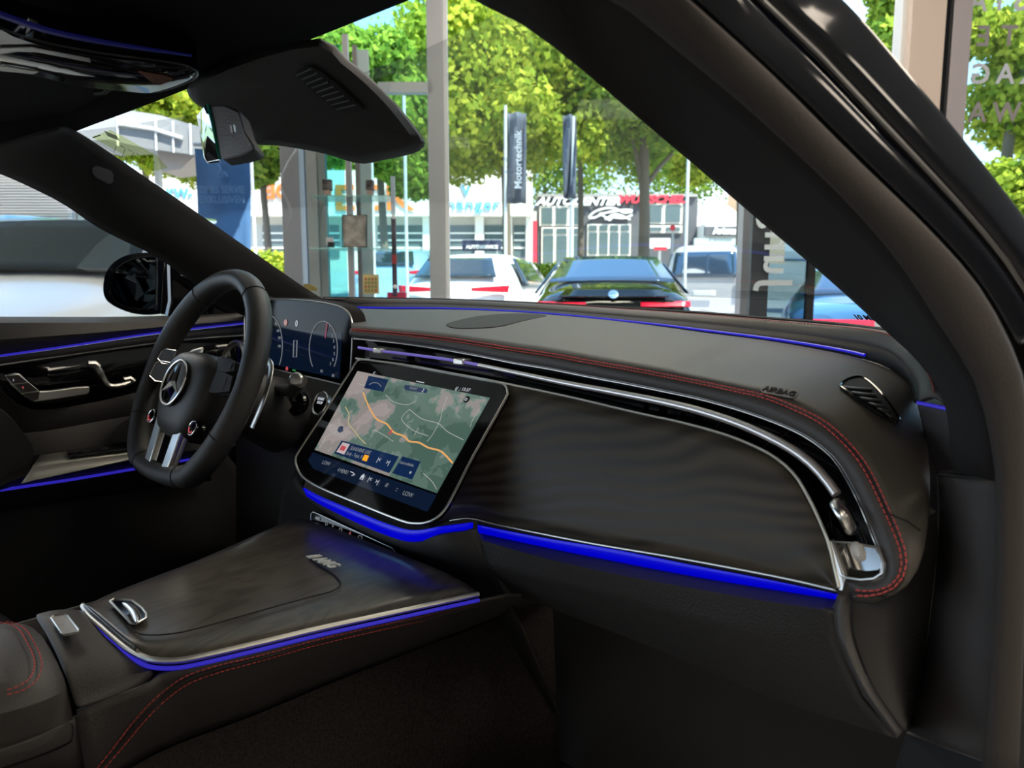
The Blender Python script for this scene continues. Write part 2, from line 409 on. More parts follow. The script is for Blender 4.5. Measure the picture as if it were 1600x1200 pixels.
# dash end side cheek between glove box and kick panel
ch1 = crv(pf([(1330, 928), (1331, 957), (1336, 1000), (1362, 1067), (1390, 1110), (1412, 1141)], FF(.004)), 30)
ch2 = [U(a_, b_, y=.66) for a_, b_ in [(1400, 915), (1440, 835), (1462, 775), (1465, 850), (1452, 930), (1420, 1135)]]
ch2 = crv([U(1462, 800, y=.68), U(1464, 850, y=.68), U(1458, 930, y=.68), U(1447, 1010, y=.68), U(1432, 1080, y=.68), U(1420, 1138, y=.68)], 30)
ch0 = crv([U(1395, 925, y=.64), U(1430, 860, y=.665), U(1442, 800, y=.675), U(1452, 770, y=.68)], 30)
obj('dash_cheek', MB().grid([ch1, ch2]), M_soft, dash, solid=.002)
obj('dash_cheek', MB().grid([crv([U(1330, 930, fn=FF(.004)), U(1360, 935, y=.63), U(1395, 925, y=.64), U(1430, 880, y=.66), U(1450, 790, y=.68)], 30), crv([U(1331, 940, fn=FF(.006)), U(1370, 960, y=.65), U(1420, 940, y=.665), U(1450, 880, y=.68), U(1464, 800, y=.68)], 30)]), M_soft, dash, solid=.002)
# rear ridge behind the pad with LED line
wb = crv(py_([(505, 468, .885), (600, 470, .97), (700, 472, 1.005), (840, 478, 1.02), (1000, 487, 1.01), (1100, 494, .99), (1200, 502, .96), (1300, 510, .93), (1392, 521, .875), (1425, 548, .83), (1455, 585, .775), (1474, 612, .74), (1480, 634, .725)]), NN)
rd = crv(py_([(512, 474, .90), (600, 475, .955), (700, 477, .98), (840, 485, .985), (1000, 498, .97), (1100, 507, .955), (1200, 518, .935), (1300, 530, .905), (1370, 543, .87), (1405, 560, .83), (1430, 590, .79), (1437, 610, .76), (1436, 628, .735)]), NN)
ld = crv(py_([(520, 482, .905), (600, 484, .935), (700, 484.5, .95), (840, 491, .957), (1000, 507, .945), (1100, 520, .93), (1200, 533, .915), (1290, 548, .895), (1350, 561, .87), (1395, 578, .84), (1420, 600, .81), (1428, 618, .78), (1430, 630, .75)]), NN)
rr = [[p.lerp(q, k/6)+V((0, 0, .006))*sin(pi*k/6) for p, q in zip(wb, rd)] for k in range(7)]
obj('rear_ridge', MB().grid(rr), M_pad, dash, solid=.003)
obj('ridge_face', MB().grid([rd, ld]), M_black, dash, solid=.003)
st2 = MB(); mid = [p.lerp(q, .45)+V((0, -.001, .0075)) for p, q in zip(wb, rd)]
stitches(mid[35:], V((0, 0, 0)), .005, .0032, .0005, st2)
obj('stitching', st2, M_red, dash)
obj('ambient_line', MB().tube([p.lerp(q, .75)+V((0, -.004, .001)) for p, q in zip(rd, ld)][:79], .0017, 6), mat('ridge_led', (0, 0, .1), .4, emit=(.012, .008, .8), es=.55), dash)
# end piece by the door
e1 = [U(1431, 630, y=.73), U(1482, 639, y=.725), U(1492, 738, y=.715), U(1463, 740, y=.72), U(1446, 690, y=.725)]
obj('end_cover', MB().prism(e1, (.004, .05, 0)), M_leather2, dash, bevel=.002)
obj('ambient_line', MB().tube([U(1433, 629, y=.722), U(1458, 634, y=.72), U(1481, 639, y=.718)], .0016, 6), M_blue2, dash)
# defroster side vent
dv_px = [(1313, 602), (1325, 592), (1345, 589), (1365, 602), (1388, 628), (1405, 655), (1402, 659), (1380, 649), (1350, 630), (1325, 612)]
def PADF(p):        # plane through the pad's outer end
    return p.y - (.742 + (p.z-.965)*(-1.4) + (p.x-.58)*(-.6))
def padhit(px, py, lift=.0):
    return bhit(TPAD, px, py, lift+.014)
rows_pad = []
for k in range(25):
    t = k/24
    rows_pad.append([rear[i].lerp(seam[i], t)+V((.003, -.001, .004))*4*t*(1-t) for i in range(NN)])
rows_pad = PADROWS; TPAD = bvh(PADROWS)
dvr = catmull([padhit(a_, b_, .002) for a_, b_ in dv_px], 3, closed=True)
dc = sum(dvr, V())/len(dvr); inn = [p.lerp(dc, .09) for p in dvr]
dn = (ray(1360, 625)).normalized(); dnn = V((.1, .35, -.9)).normalized()
obj('side_vent_frame', MB().rings([dvr, inn], cap0=False), M_black, dash)
obj('side_vent_rim', MB().tube(dvr, .0013, 6, closed=True), M_gloss, dash)
for k in range(6):
    yy = 603+k*8.6; ax_ = 1315+(yy-602)*1.55; bx2 = min(1402, 1364+(yy-604)*.76)
    obj('side_vent_slat', MB().grid([[padhit(ax_, yy, .003), padhit(bx2, yy+4, .003)], [padhit(ax_+5, yy+3.2, .004), padhit(bx2-3, yy+8, .004)]]), M_pad, dash, solid=.001)
# airbag badge
bc = padhit(1218, 613, .001); ba = padhit(1190, 608, .001); bb = padhit(1246, 619, .001)
bx_ = (bb-ba).normalized(); by_ = V((-.1, 1, .62)); fm = frame(bc, bx_, by_)
def rrect(w, h, r, n=5):
    out = []
    for (cx, cy, a0) in [(w/2-r, h/2-r, 0), (-w/2+r, h/2-r, pi/2), (-w/2+r, -h/2+r, pi), (w/2-r, -h/2+r, 3*pi/2)]:
        for k in range(n+1): out.append(V((cx+r*cos(a0+pi/2*k/n), cy+r*sin(a0+pi/2*k/n), 0)))
    return out
bw_ = (bb-ba).length
bd = obj('airbag_badge', MB().prism([fm @ p for p in rrect(bw_, .0125, .005)], fm.to_3x3() @ V((0, 0, .0012))), M_dkmetal, dash)
text('badge_lettering', 'AIRBAG', .0095, M_black, fm @ Matrix.Translation((0, 0, .0015)), bd, align='CENTER', bold=.0002, sx=.95)
# speaker oval on pad
sp = [padhit(a_, b_, .0025) for a_, b_ in [(697, 508), (715, 502), (745, 495.5), (780, 492), (815, 491), (850, 493), (850, 496), (815, 503), (780, 511), (735, 514), (708, 513)]]
obj('speaker_grille', MB().prism(catmull(sp, 3, closed=True), (0, 0, .0015)), mat('grille', (.045, .042, .038), .6, bump=1, bscale=2500), dash)
# pad seam end (short crease)
obj('crease', MB().tube([padhit(1390, 803, .0008), padhit(1418, 815, .0008), padhit(1438, 829, .0008)], .0008, 5), M_black, dash)

# centre lower fascia below the screen
cf1 = crv(pf([(468, 752), (480, 770), (525, 795), (600, 832), (645, 846), (690, 836), (742, 826)], FF(-.03)), 40)
cf1 = crv([U(a_, b_, y=.60) for a_, b_ in [(462, 735), (472, 765), (525, 795), (600, 832), (645, 846), (690, 837)]]+[U(745, 828, y=.635)], 40)
cf2 = crv([U(a_, b_, y=.66) for a_, b_ in [(440, 770), (480, 800)]]+[U(540, 850, y=.64), U(620, 880, y=.64), U(700, 900, y=.645), U(790, 935, y=.66)], 40)
cf3 = crv([U(a_, b_, y=.70) for a_, b_ in [(430, 850), (480, 880)]]+[U(560, 900, y=.70), U(640, 915, y=.70), U(720, 930, y=.70), U(800, 950, y=.70)], 40)
obj('center_fascia', MB().grid([cf1, [a_.lerp(b_, .5) for a_, b_ in zip(cf1, cf2)], cf2, cf3, [p+V((0, .1, -.2)) for p in cf3]]), M_soft, dash, solid=.004, off=1)
gl1 = crv([U(474, 762, y=.595), U(500, 776, y=.592), U(560, 801, y=.59), U(605, 819, y=.59), U(645, 829, y=.592), U(690, 823, y=.60), U(739, 817, y=.63)], 40)
gl2 = crv([U(480, 775, y=.598), U(505, 790, y=.596), U(560, 817, y=.596), U(605, 836, y=.596), U(645, 846, y=.598), U(690, 837, y=.605), U(739, 824, y=.634)], 40)
obj('ambient_strip', MB().grid([gl1, gl2]), M_blue, dash, solid=.002)
# left fascia around the steering column, under the instrument display
lf = MB().grid([crv([U(380, 560, y=.74), U(450, 583, y=.73), U(550, 606, y=.72)], 12), crv([U(370, 640, y=.70), U(450, 690, y=.68), U(505, 660, y=.68)], 12), crv([U(370, 760, y=.70), U(430, 790, y=.69), U(470, 770, y=.68)], 12), crv([U(370, 900, y=.78), U(430, 900, y=.78), U(480, 900, y=.76)], 12)])
obj('left_fascia', lf, M_leather, dash, solid=.004)
# start button
sb = U(502, 631, y=.665); sbm = frame(sb, (1, 0, 0), (0, .45, 1))
sbo = obj('start_button', MB().lathe([(.021, -.004), (.021, .003), (.0195, .0045), (.017, .003), (.0165, .002)], sbm, 32), M_chrome, dash)
obj('button_face', MB().lathe([(.0165, .001), (.0165, .0028), (.0001, .0032)], sbm, 28), M_gloss, sbo)
text('button_lettering', 'START\nSTOP', .0065, M_white, sbm @ Matrix.Translation((0, .004, .0036)), sbo, align='CENTER')
# left air vent ring
lv = U(365, 570, y=.72); lvm = frame(lv, (1, 0, .0), (0, .3, 1))
obj('round_vent_ring', MB().lathe([(.052, 0), (.052, .006), (.047, .008), (.044, .002)], lvm, 32), M_satin, dash)
obj('round_vent_core', MB().lathe([(.044, 0), (.03, .006), (.0001, .009)], lvm, 32), M_gloss, dash)

# ---------------------------------------------------------------- switch strip
swt = thing('switch_strip', 'slim black switch strip with white icons and red hazard triangle below the touchscreen', 'switch panel', U(550, 838, y=.60))
SWF = lambda p: p.y-(.60+.35*(p.z-.70))
sw_px = [(486, 803), (489, 800), (497, 803), (612, 856), (617, 862), (617, 870), (613, 877), (606, 875), (493, 822), (486, 814)]
swr = pf(sw_px, SWF); obj('strip_face', MB().prism(swr, (0, .01, -.002)), M_gloss, swt)
obj('strip_frame', MB().tube(swr, .0007, 6, closed=True), M_satin, swt)
obj('strip_end', MB().tube(pf([(615, 862), (615.5, 874)], lambda p: SWF(p)+.002), .0017, 8), M_chrome, swt)
ix = V((1, 0, 0)); iy = V((0, .33, 1)).normalized()
def swic(px, py): return frame(U(px, py, fn=lambda p: SWF(p)+.0012), ix, iy)
text('lettering', 'AMG', .0055, M_whitedim, swic(496, 810), swt, align='CENTER', bold=.0002)
obj('icon', MB().tube([swic(510, 818) @ V((cos(k)*.0028, sin(k)*.0028, 0)) for k in [i*.7 for i in range(9)]], .0005, 4, closed=True), M_whitedim, swt)
text('icon', '+', .009, M_whitedim, swic(520, 822), swt, align='CENTER')
obj('icon', MB().tube([swic(532, 828) @ p for p in rrect(.006, .005, .001, 2)], .0005, 4, closed=True), M_whitedim, swt)
m_ = swic(546, 835)
obj('hazard_triangle', MB().prism([m_ @ V(q) for q in [(-.0042, -.0045, 0), (.0042, -.0045, 0), (0, .005, 0)]], (0, .0004, 0)), mat('hazard_red', (.25, .05, .05), .4, emit=(.7, .2, .2), es=.35), swt)
obj('icon', MB().tube([swic(562, 842) @ p for p in rrect(.009, .009, .002, 2)], .0004, 4, closed=True), M_whitedim, swt)
text('icon', '0', .007, M_whitedim, swic(574, 849), swt, align='CENTER')
text('icon', '<', .007, M_whitedim, swic(585, 853), swt, align='CENTER')
m_ = swic(602, 863); obj('volume_wedge', MB().prism([m_ @ V(q) for q in [(-.0045, -.0015, 0), (.0045, -.002, 0), (.0045, .0022, 0)]], (0, .0004, 0)), M_whitedim, swt)

# ---------------------------------------------------------------- touchscreen
KS = .78
def SCF(off=0): return lambda p: p.y-(.70+KS*(p.z-.95)) - off
sn = V((0, -1, KS)).normalized(); s_e1 = V((1, 0, 0)); s_e2 = V((0, KS, 1)).normalized()
scr = thing('touchscreen', 'large portrait touchscreen showing a navigation map, tilted up in the middle of the dashboard', 'touchscreen', U(640, 700, fn=SCF(.02)))
so_px = [(566, 562), (600, 566), (680, 580), (750, 593), (780, 598), (790, 603), (793, 612), (789, 625), (740, 712), (705, 780), (692, 800), (680, 811), (665, 817), (648, 818), (625, 813), (560, 787), (500, 762), (474, 746), (464, 730), (462, 718), (468, 704), (505, 648), (535, 600), (550, 577), (557, 566)]
so = catmull(pf(so_px, SCF()), 3, closed=True)
body = MB().rings([so, [p-sn*.006 for p in so], [p.lerp(U(640, 700, fn=SCF()), .06)-sn*.012 for p in so]])
obj('screen_housing', body, M_gloss, scr)
obj('screen_rim', MB().tube([p+sn*.0002 for p in so], .0017, 8, closed=True), M_satin, scr)
def spx(px, py, lift=.0006): return U(px, py, fn=SCF()) + sn*lift
def mapmat():
    m = mat('map_display', (.01, .01, .01), .08, coat=.6); t = m.node_tree; b = t.nodes['Principled BSDF']
    tcn = N(t, 'ShaderNodeTexCoord'); n1 = N(t, 'ShaderNodeTexNoise'); n1.inputs['Scale'].default_value = 16; n1.inputs['Detail'].default_value = 4; n1.inputs['Roughness'].default_value = .55
    sp_ = N(t, 'ShaderNodeSeparateXYZ'); ad = N(t, 'ShaderNodeMath', operation='MULTIPLY_ADD'); ad.inputs[1].default_value = -1.0; 
    r = N(t, 'ShaderNodeValToRGB'); r.color_ramp.interpolation = 'CONSTANT'
    els = [(0, (.08, .15, .12)), (.40, (.12, .20, .165)), (.49, (.19, .27, .235)), (.515, (.33, .30, .285)), (.60, (.41, .36, .345))]
    r.color_ramp.elements[0].color = (*els[0][1], 1); r.color_ramp.elements[1].position = els[1][0]; r.color_ramp.elements[1].color = (*els[1][1], 1)
    for ps, c in els[2:]: q = r.color_ramp.elements.new(ps); q.color = (*c, 1)
    t.links.new(tcn.outputs['Object'], n1.inputs['Vector']); t.links.new(tcn.outputs['Object'], sp_.inputs[0])
    t.links.new(sp_.outputs['X'], ad.inputs[0]); t.links.new(n1.outputs['Fac'], ad.inputs[2]); t.links.new(ad.outputs[0], r.inputs[0])
    t.links.new(r.outputs[0], b.inputs['Emission Color']); b.inputs['Emission Strength'].default_value = .72
    return m
mp_px = [(559, 580), (766, 622), (683, 771), (492, 703)]
mc = [spx(*q, .0004) for q in mp_px]
scg = obj('map_display', MB().prism(mc, sn*.0003), mapmat(), scr, smooth=False)
def line(pxs, w, m, name='map_road'):
    obj(name, MB().tube(catmull([spx(a_, b_, .0009) for a_, b_ in pxs], 4), w, 5, flat=.4, up=sn), m, scg)
line([(568, 614), (573, 627), (580, 642), (590, 656), (605, 663), (616, 676), (632, 682), (640, 690), (655, 692), (670, 700), (690, 706), (708, 724)], .0013, M_orange)
line([(540, 636), (546, 648), (545, 662), (553, 672), (562, 684), (572, 694)], .0008, mat('map_minor', (.1, .1, 0), .5, emit=(.65, .55, .3), es=.6))
for L_ in [[(603, 617), (615, 628), (635, 633), (650, 628)], [(640, 640), (660, 655), (685, 662), (700, 675), (725, 688)], [(700, 620), (692, 640), (688, 658), (676, 680), (668, 690)], [(640, 640), (628, 655), (645, 672), (670, 682)], [(750, 640), (740, 655), (735, 668)], [(500, 700), (512, 682), (530, 672), (530, 660)], [(655, 668), (648, 680)], [(662, 740), (675, 752), (683, 765)], [(560, 600), (575, 603), (590, 600)], [(615, 690), (600, 680), (585, 672)]]:
    line(L_, .00045, M_road)
mk = spx(611, 676, .0012)
obj('position_arrow', MB().prism([mk+s_e1*a_+s_e2*b_ for a_, b_ in [(-.0035, -.004), (0, -.0022), (.0035, -.004), (0, .006)]], sn*.0004), M_redl, scg)
def tile(px, lab='media_tile'):
    return obj(lab, MB().prism([spx(*q, .0012) for q in px], sn*.0004), M_tile, scr, smooth=False)
def stx(s, px, py, size, m, par, align='LEFT', sxx=1, bold=0, name='screen_text'):
    text(name, s, size, m, frame(spx(px, py, .002), s_e1, s_e2), par, ext=.0001, align=align, sx=sxx, bold=bold)
t1 = tile([(535, 689), (624, 714), (609, 740), (523, 709)])
obj('album_cover', MB().prism([spx(*q, .0018) for q in [(537, 692), (548, 695), (539, 711), (527, 707)]], sn*.0003), mat('cover', (.3, .3, .3), .4, emit=(.75, .6, .62), es=.5), t1, smooth=False)
obj('cover_print', MB().prism([spx(*q, .0023) for q in [(536, 697), (543, 699.5), (539, 706), (532, 704)]], sn*.0002), M_redl, t1, smooth=False)
stx('SUNSHINE LIVE', 549, 701, .0085, M_whitedim, t1, sxx=.85); stx('Body - Topic, Fi..', 543, 709, .0075, M_whitedim, t1, sxx=.8)
obj('orange_badge', MB().prism([spx(*q, .0018) for q in [(571, 711.5), (578, 713), (574, 722), (567, 720)]], sn*.0003), mat('orange_badge', (.3, .1, 0), .4, emit=(.95, .4, .02), es=.8), t1, smooth=False)
stx('|<', 591, 719, .009, M_white, t1); stx('>|', 605, 723, .009, M_white, t1)
t2 = tile([(630, 714), (658, 722), (645, 750), (614, 740)], 'device_tile'); stx('Gerät verbinden', 626, 723, .0062, M_whitedim, t2, sxx=.72); stx('*', 640, 741, .01, M_white, t2)
t3 = tile([(577, 588), (608, 594), (600, 613), (570, 607)], 'car_tile')
obj('car_icon', MB().tube(catmull([spx(a_, b_, .002) for a_, b_ in [(578, 602), (584, 599), (592, 600), (597, 605)]], 3), .0006, 4), M_whitedim, t3)
t4 = tile([(634, 602), (667, 608), (669, 611), (666, 615), (634, 610), (632, 606)], 'zoom_tile'); stx('Wohin?', 641, 607, .0065, M_whitedim, t4, sxx=.9); stx('2', 661, 611, .008, M_white, t4)
stx('(( .: 13:37', 713, 608, .0075, M_white, scr); stx('c', 585, 583, .01, M_white, scr)
pv = spx(730, 625, .0012); obj('profile_icon', MB().lathe([(.0052, 0), (.0052, .0004), (.0001, .0004)], frame(pv, s_e1, s_e2), 20), M_gloss, scr)
stx('o', 727.5, 624, .010, M_white, scr)
obj('grab_line', MB().tube([spx(651, 596), spx(663, 598.5)], .0006, 4), M_white, scr)
obj('compass_pill', MB().prism([spx(*q, .0012) for q in [(531, 667), (537, 667), (537, 674), (532, 677), (528, 674)]], sn*.0004), M_tile, scr, smooth=False)
ci = obj('climate_bar', MB().prism([spx(*q, .0005) for q in [(489, 707), (683, 774), (668, 800), (490, 733), (482, 720)]], sn*.0003), mat('climate_bar', (.002, .004, .01), .06, emit=(.004, .010, .028), es=.8, coat=.6), scr, smooth=False)
stx('LOW', 505, 723, .0085, M_whitedim, ci); stx('4 MENU', 529, 735, .0085, M_whitedim, ci, sxx=.85); stx('|<', 577, 749, .009, M_white, ci); stx('>|', 588, 753, .009, M_white, ci)
stx('LOW', 631, 771, .0085, M_whitedim, ci); stx('#', 604, 758, .009, M_whitedim, ci); stx('::', 620, 765, .009, M_whitedim, ci)
hm = spx(568, 746, .002); obj('home_icon', MB().prism([hm+s_e1*a_+s_e2*b_ for a_, b_ in [(-.0035, -.0045), (-.0012, -.0045), (-.0012, -.001), (.0012, -.001), (.0012, -.0045), (.0035, -.0045), (.0035, .001), (0, .0048), (-.0035, .001)]], sn*.0003), M_white, ci)
obj('back_icon', MB().tube(catmull([spx(a_, b_, .002) for a_, b_ in [(549, 738), (553, 739.5), (555, 742), (551, 744)]], 3), .0006, 4), M_white, ci)

# ---------------------------------------------------------------- instrument display
def IDF(off=0): return lambda p: p.y-(.74+.12*(p.z-.98)) - off
idn = V((0, -1, .12)).normalized(); i_e2 = V((0, .12, 1)).normalized()
ins = thing('instrument_display', 'dark digital instrument display with two round gauges behind the steering wheel', 'instrument display', U(480, 540, fn=IDF(.02)))
io_px = [(385, 468), (410, 467.5), (440, 468), (480, 470), (510, 474), (530, 479), (543, 487), (549, 498), (551, 515), (549, 560), (545, 600), (541, 603), (500, 593), (450, 582), (410, 573), (385, 568)]
io = catmull(pf(io_px, IDF()), 3, closed=True)
obj('display_housing', MB().rings([[p+V((.012, .02, .003)) for p in io], [p+V((.006, .004, .001)) for p in io], io], cap1=False), M_pillar, ins)
obj('display_glass', MB().prism(io, V((0, .004, 0))), M_dglass, ins)
obj('display_rim', MB().tube(io, .0016, 8, closed=True), M_satin, ins)
def ipx(px, py, lift=.001): return U(px, py, fn=IDF()) + idn*lift
isc = obj('lit_area', MB().prism([ipx(*q, .0004) for q in [(410, 510), (535, 520), (531, 592), (410, 566)]], idn*.0003), mat('display_navy', (.002, .003, .006), .05, emit=(.003, .008, .022), es=.7, spec=.16), ins, smooth=False)
def gauge(px, py, rx, ry, par):
    pts = [ipx(px+rx*cos(k), py+ry*sin(k)) for k in [radians(-220+10*i) for i in range(0, 27)]]
    obj('gauge_ring', MB().tube(pts, .0009, 5), M_whitedim, par)
gauge(506, 545, 22, 43, ins); gauge(422, 540, 20, 47, ins)
gp = mat('gauge_pink', (.1, 0, 0), .5, emit=(.55, .12, .22), es=.5)
obj('needle', MB().tube([ipx(509, 528, .0014), ipx(512, 505, .0014)], .001, 4), gp, ins)
for k, (ch, (a_, b_)) in enumerate(zip('1234567', [(516, 509), (520, 525), (522, 533), (523, 543), (523, 553), (521, 562), (517, 569)])):
    text('gauge_number', ch, .009, M_whitedim, frame(ipx(a_, b_), (1, 0, 0), i_e2), ins, align='CENTER')
for k, (ch, (a_, b_)) in enumerate(zip(['60', '80', '100', '120', '140'], [(425, 502), (432, 506), (435, 517), (437, 528), (437, 541)])):
    text('gauge_number', ch, .007, M_whitedim, frame(ipx(a_, b_), (1, 0, 0), i_e2), ins, align='CENTER')
text('speed_digit', '0', .017, M_white, frame(ipx(464, 506), (1, 0, 0), i_e2), ins, align='CENTER')
obj('sign_icon', MB().lathe([(.006, 0), (.006, .0004), (.0001, .0004)], frame(ipx(447, 504), (1, 0, 0), i_e2), 16), mat('sign_pink', (.2, .1, .1), .5, emit=(.7, .4, .4), es=.5), ins)
obj('car_symbol', MB().tube([ipx(a_, b_) for a_, b_ in [(460, 532), (465, 532), (464, 558), (459, 558)]], .0012, 5, closed=True), M_whitedim, ins)
obj('warning_icon', MB().lathe([(.004, 0), (.004, .0004), (.0001, .0004)], frame(ipx(449, 576), (1, 0, 0), i_e2), 12), M_redl, ins)
text('range_icon', 'ooo', .007, M_greenl, frame(ipx(460, 578), (1, 0, 0), i_e2), ins, align='CENTER')
text('small_text', '1/2', .007, M_whitedim, frame(ipx(503, 580), (1, 0, 0), i_e2), ins, align='CENTER')
text('small_text', '88', .007, M_whitedim, frame(ipx(521, 587), (1, 0, 0), i_e2), ins, align='CENTER')

# ---------------------------------------------------------------- steering wheel
WC = V((-.368, .52, .922)); tl = radians(24)
WM = frame(WC, (1, 0, 0), (0, sin(tl), cos(tl)))
whl = thing('steering_wheel', 'black leather flat-bottomed steering wheel with silver spokes and star emblem', 'steering wheel', M=WM)
rimP = []
for k in range(96):
    t = 2*pi*k/96; x = .166*cos(t); y = .178*sin(t)
    if y < -.145: y = -.145 - (abs(y)-.145)*.35
    rimP.append(V((x, y, 0)))
rad = [.0165+.002*(abs(sin(2*2*pi*k/96))) for k in range(96)]
rimP = [V((p.x, p.y, 0)) for p in rimP]
def wp_(o): return o
M_rim = mat('wheel_leather', (.030, .029, .027), .42, bump=.35, bscale=1100)
obj('rim', MB().tube(rimP, rad, 16, closed=True, flat=1.1, up=(0, 0, 1)), M_rim, whl, world=False)
for t in [radians(58), radians(122), radians(205), radians(-25), radians(-62), radians(-118)]:
    k = int(round((t % (2*pi))/(2*pi)*96)) % 96; p = rimP[k]; q = (rimP[(k+1) % 96]-rimP[k-1]).normalized()
    w = q.cross(V((0, 0, 1)))
    obj('rim_seam', MB().tube([p+(V((0, 0, 1))*cos(a_)*1.1+w*sin(a_))*(rad[k]+.0004) for a_ in [2*pi*i/20 for i in range(20)]], .0007, 5, closed=True), M_black, whl, world=False)
# airbag hub: soft trapezoid dome
hub_o = [V(p) for p in [(-.072, .030, 0), (-.062, .052, 0), (-.03, .064, 0), (.03, .064, 0), (.062, .052, 0), (.072, .030, 0), (.066, -.020, 0), (.045, -.062, 0), (.02, -.075, 0), (-.02, -.075, 0), (-.045, -.062, 0), (-.066, -.020, 0)]]
hub_o = [V((p.x*1.12+.010, p.y-.022, 0)) for p in catmull(hub_o, 4, closed=True)]
rs = [[p+V((0, 0, -.03)) for p in hub_o]] + [[p*s + V((0, 0, z)) for p in hub_o] for s, z in [(1.02, 0), (1.0, .012), (.93, .022), (.75, .029), (.5, .033), (.25, .034), (.02, .0345)]]
obj('airbag_cover', MB().rings(rs), mat('hub_leather', (.026, .024, .022), .42, bump=.2, bscale=900), whl, world=False)
em = obj('emblem_disc', MB().lathe([(.039, .024), (.039, .0365), (.0365, .0375), (.0001, .0372)], Matrix.Translation((.010, -.016, 0)), 40), M_gloss, whl, world=False)
obj('emblem_ring', MB().tube([V((.010+.0368*cos(2*pi*k/40), -.016+.0368*sin(2*pi*k/40), .038)) for k in range(40)], .0020, 8, closed=True), M_chrome, em, world=False)
star = []
for k in range(6):
    a_ = pi/2 + k*pi/3; r_ = .036 if k % 2 == 0 else .0052
    star.append(V((.010+r_*cos(a_), -.016+r_*sin(a_), .0382)))
smb = MB(); smb.add(star+[V((.010, -.016, .0435))], [(k, (k+1) % 6, 6) for k in range(6)]); obj('emblem_star', smb, M_chrome, em, smooth=False, world=False)
# spokes
for s in (-1, 1):
    for (y0, y1, tip) in [(.022, .034, .140), (-.010, .012, .147)]:
        o1 = [V((s*.076, y0-.006, .006)), V((s*.105, y0-.008, .010)), V((s*tip, y0+.0, .006)), V((s*(tip-.006), y1+.002, .006)), V((s*.11, y1+.006, .010)), V((s*.076, y1+.006, .008))]
        pod = obj('button_pod', MB().prism(o1, (0, 0, .008)), M_soft if s < 0 else M_black, whl, world=False, bevel=.001)
        if s < 0: obj('pod_edge', MB().tube([p+V((0, 0, .0085)) for p in o1], .0011, 6, closed=True), M_chrome, pod, world=False)
        obj('pod_switch', MB().box((min(s*.08, s*.13), y0-.001, .0135), (max(s*.08, s*.13), y1-.001, .0160)), M_soft if s < 0 else M_black, pod, world=False, bevel=.001)
    obj('spoke', MB().prism([V((s*.06, -.022, -.014)), V((s*.160, -.008, -.010)), V((s*.160, .034, -.010)), V((s*.06, .044, -.014))], (0, 0, .012)), M_soft, whl, world=False, bevel=.003)
bs = [V((-.045, -.066, .004)), V((.045, -.066, .004)), V((.036, -.152, .004)), V((-.036, -.152, .004))]
obj('bottom_spoke', MB().prism([V((-.050, -.070, .0)), V((.050, -.070, .0)), V((.042, -.162, -.002)), V((-.042, -.162, -.002))], (0, 0, .010)), M_satin, whl, world=False, bevel=.003)
for s in (-1, 1):
    obj('spoke_blade', MB().prism([V((s*.026, -.074, .010)), V((s*.052, -.070, .010)), V((s*.044, -.160, .006)), V((s*.022, -.162, .006))], (0, 0, .008)), M_chrome, whl, world=False, bevel=.0015)
obj('spoke_slot', MB().prism([V((-.014, -.096, .0105)), V((.014, -.096, .0105)), V((.012, -.146, .0085)), V((-.012, -.146, .0085))], (0, 0, .001)), M_gloss, whl, world=False)
for s in (-1, 1):
    dl = obj('drive_dial', MB().lathe([(.012, .0), (.012, .014), (.0105, .016), (.0001, .016)], Matrix.Translation((s*.078, -.076, 0)), 24), M_gloss, whl, world=False)
    obj('dial_ring', MB().tube([V((s*.078+.0112*cos(2*pi*k/24), -.076+.0112*sin(2*pi*k/24), .0155)) for k in range(24)], .0011, 6, closed=True), M_chrome, dl, world=False)
    obj('dial_arc', MB().tube([V((s*.078+.0075*cos(2*pi*k/24), -.076+.0075*sin(2*pi*k/24), .0165)) for k in range(12, 22)], .001, 5), M_redl, dl, world=False)
    # shift paddles behind the rim
    obj('shift_paddle', MB().tube(catmull([V((s*.11, .060, -.040)), V((s*.148, .045, -.036)), V((s*.162, .0, -.034)), V((s*.15, -.05, -.038))], 6), .006, 10, up=(0, 0, 1), flat=.4), M_satin, whl, world=False)
obj('column_shroud', MB().rings([[V((r_*1.0*cos(2*pi*k/24), r_*.8*sin(2*pi*k/24)-.01, z)) for k in range(24)] for r_, z in [(.060, -.025), (.066, -.06), (.072, -.11), (.085, -.17)]]), M_soft, whl, world=False)
# ---------------------------------------------------------------- stalk
st = thing('column_stalk', 'black control stalk with round silver end cap to the right of the steering column', 'stalk', U(459, 600, y=.60))
sc0 = U(458, 593, y=.575); sc1 = U(462, 612, y=.62)
obj('stalk_arm', MB().tube([V((-.33, .64, .90)), sc1+V((-.01, 0, 0)), sc0+V((0, .012, -.003))], [.008, .011, .0105], 14), M_soft, st)
obj('end_cap', MB().lathe([(.0105, 0), (.0105, .004), (.008, .0065), (.0001, .007)], frame(sc0+V((.0, .006, 0)), (.75, .66, 0), (0, .3, 1)), 24), mat('cap_silver', (.75, .73, .7), .3, 1), st)
obj('socket_ring', MB().lathe([(.020, -.01), (.021, .0), (.018, .003), (.014, 0), (.0001, -.004)], frame(U(462, 628, y=.65), (.9, .4, 0), (0, .3, 1)), 24), M_gloss, st)

# ================================================================== console
con = thing('center_console', 'low centre console with dark grained lid, silver edge and blue light line', 'console', (0, .35, .45))
sil_px = [(130, 950), (140, 966), (160, 984), (195, 1014), (225, 1031), (240, 1035.5), (262, 1037), (300, 1033), (400, 1010), (500, 986), (620, 960), (748, 932)]
sil = crv([U(a_, b_, z=.702) for a_, b_ in sil_px], 60)
left = [V((-p.x*1.0-.005, p.y, p.z)) for p in sil[18:]]     # mirrored left side
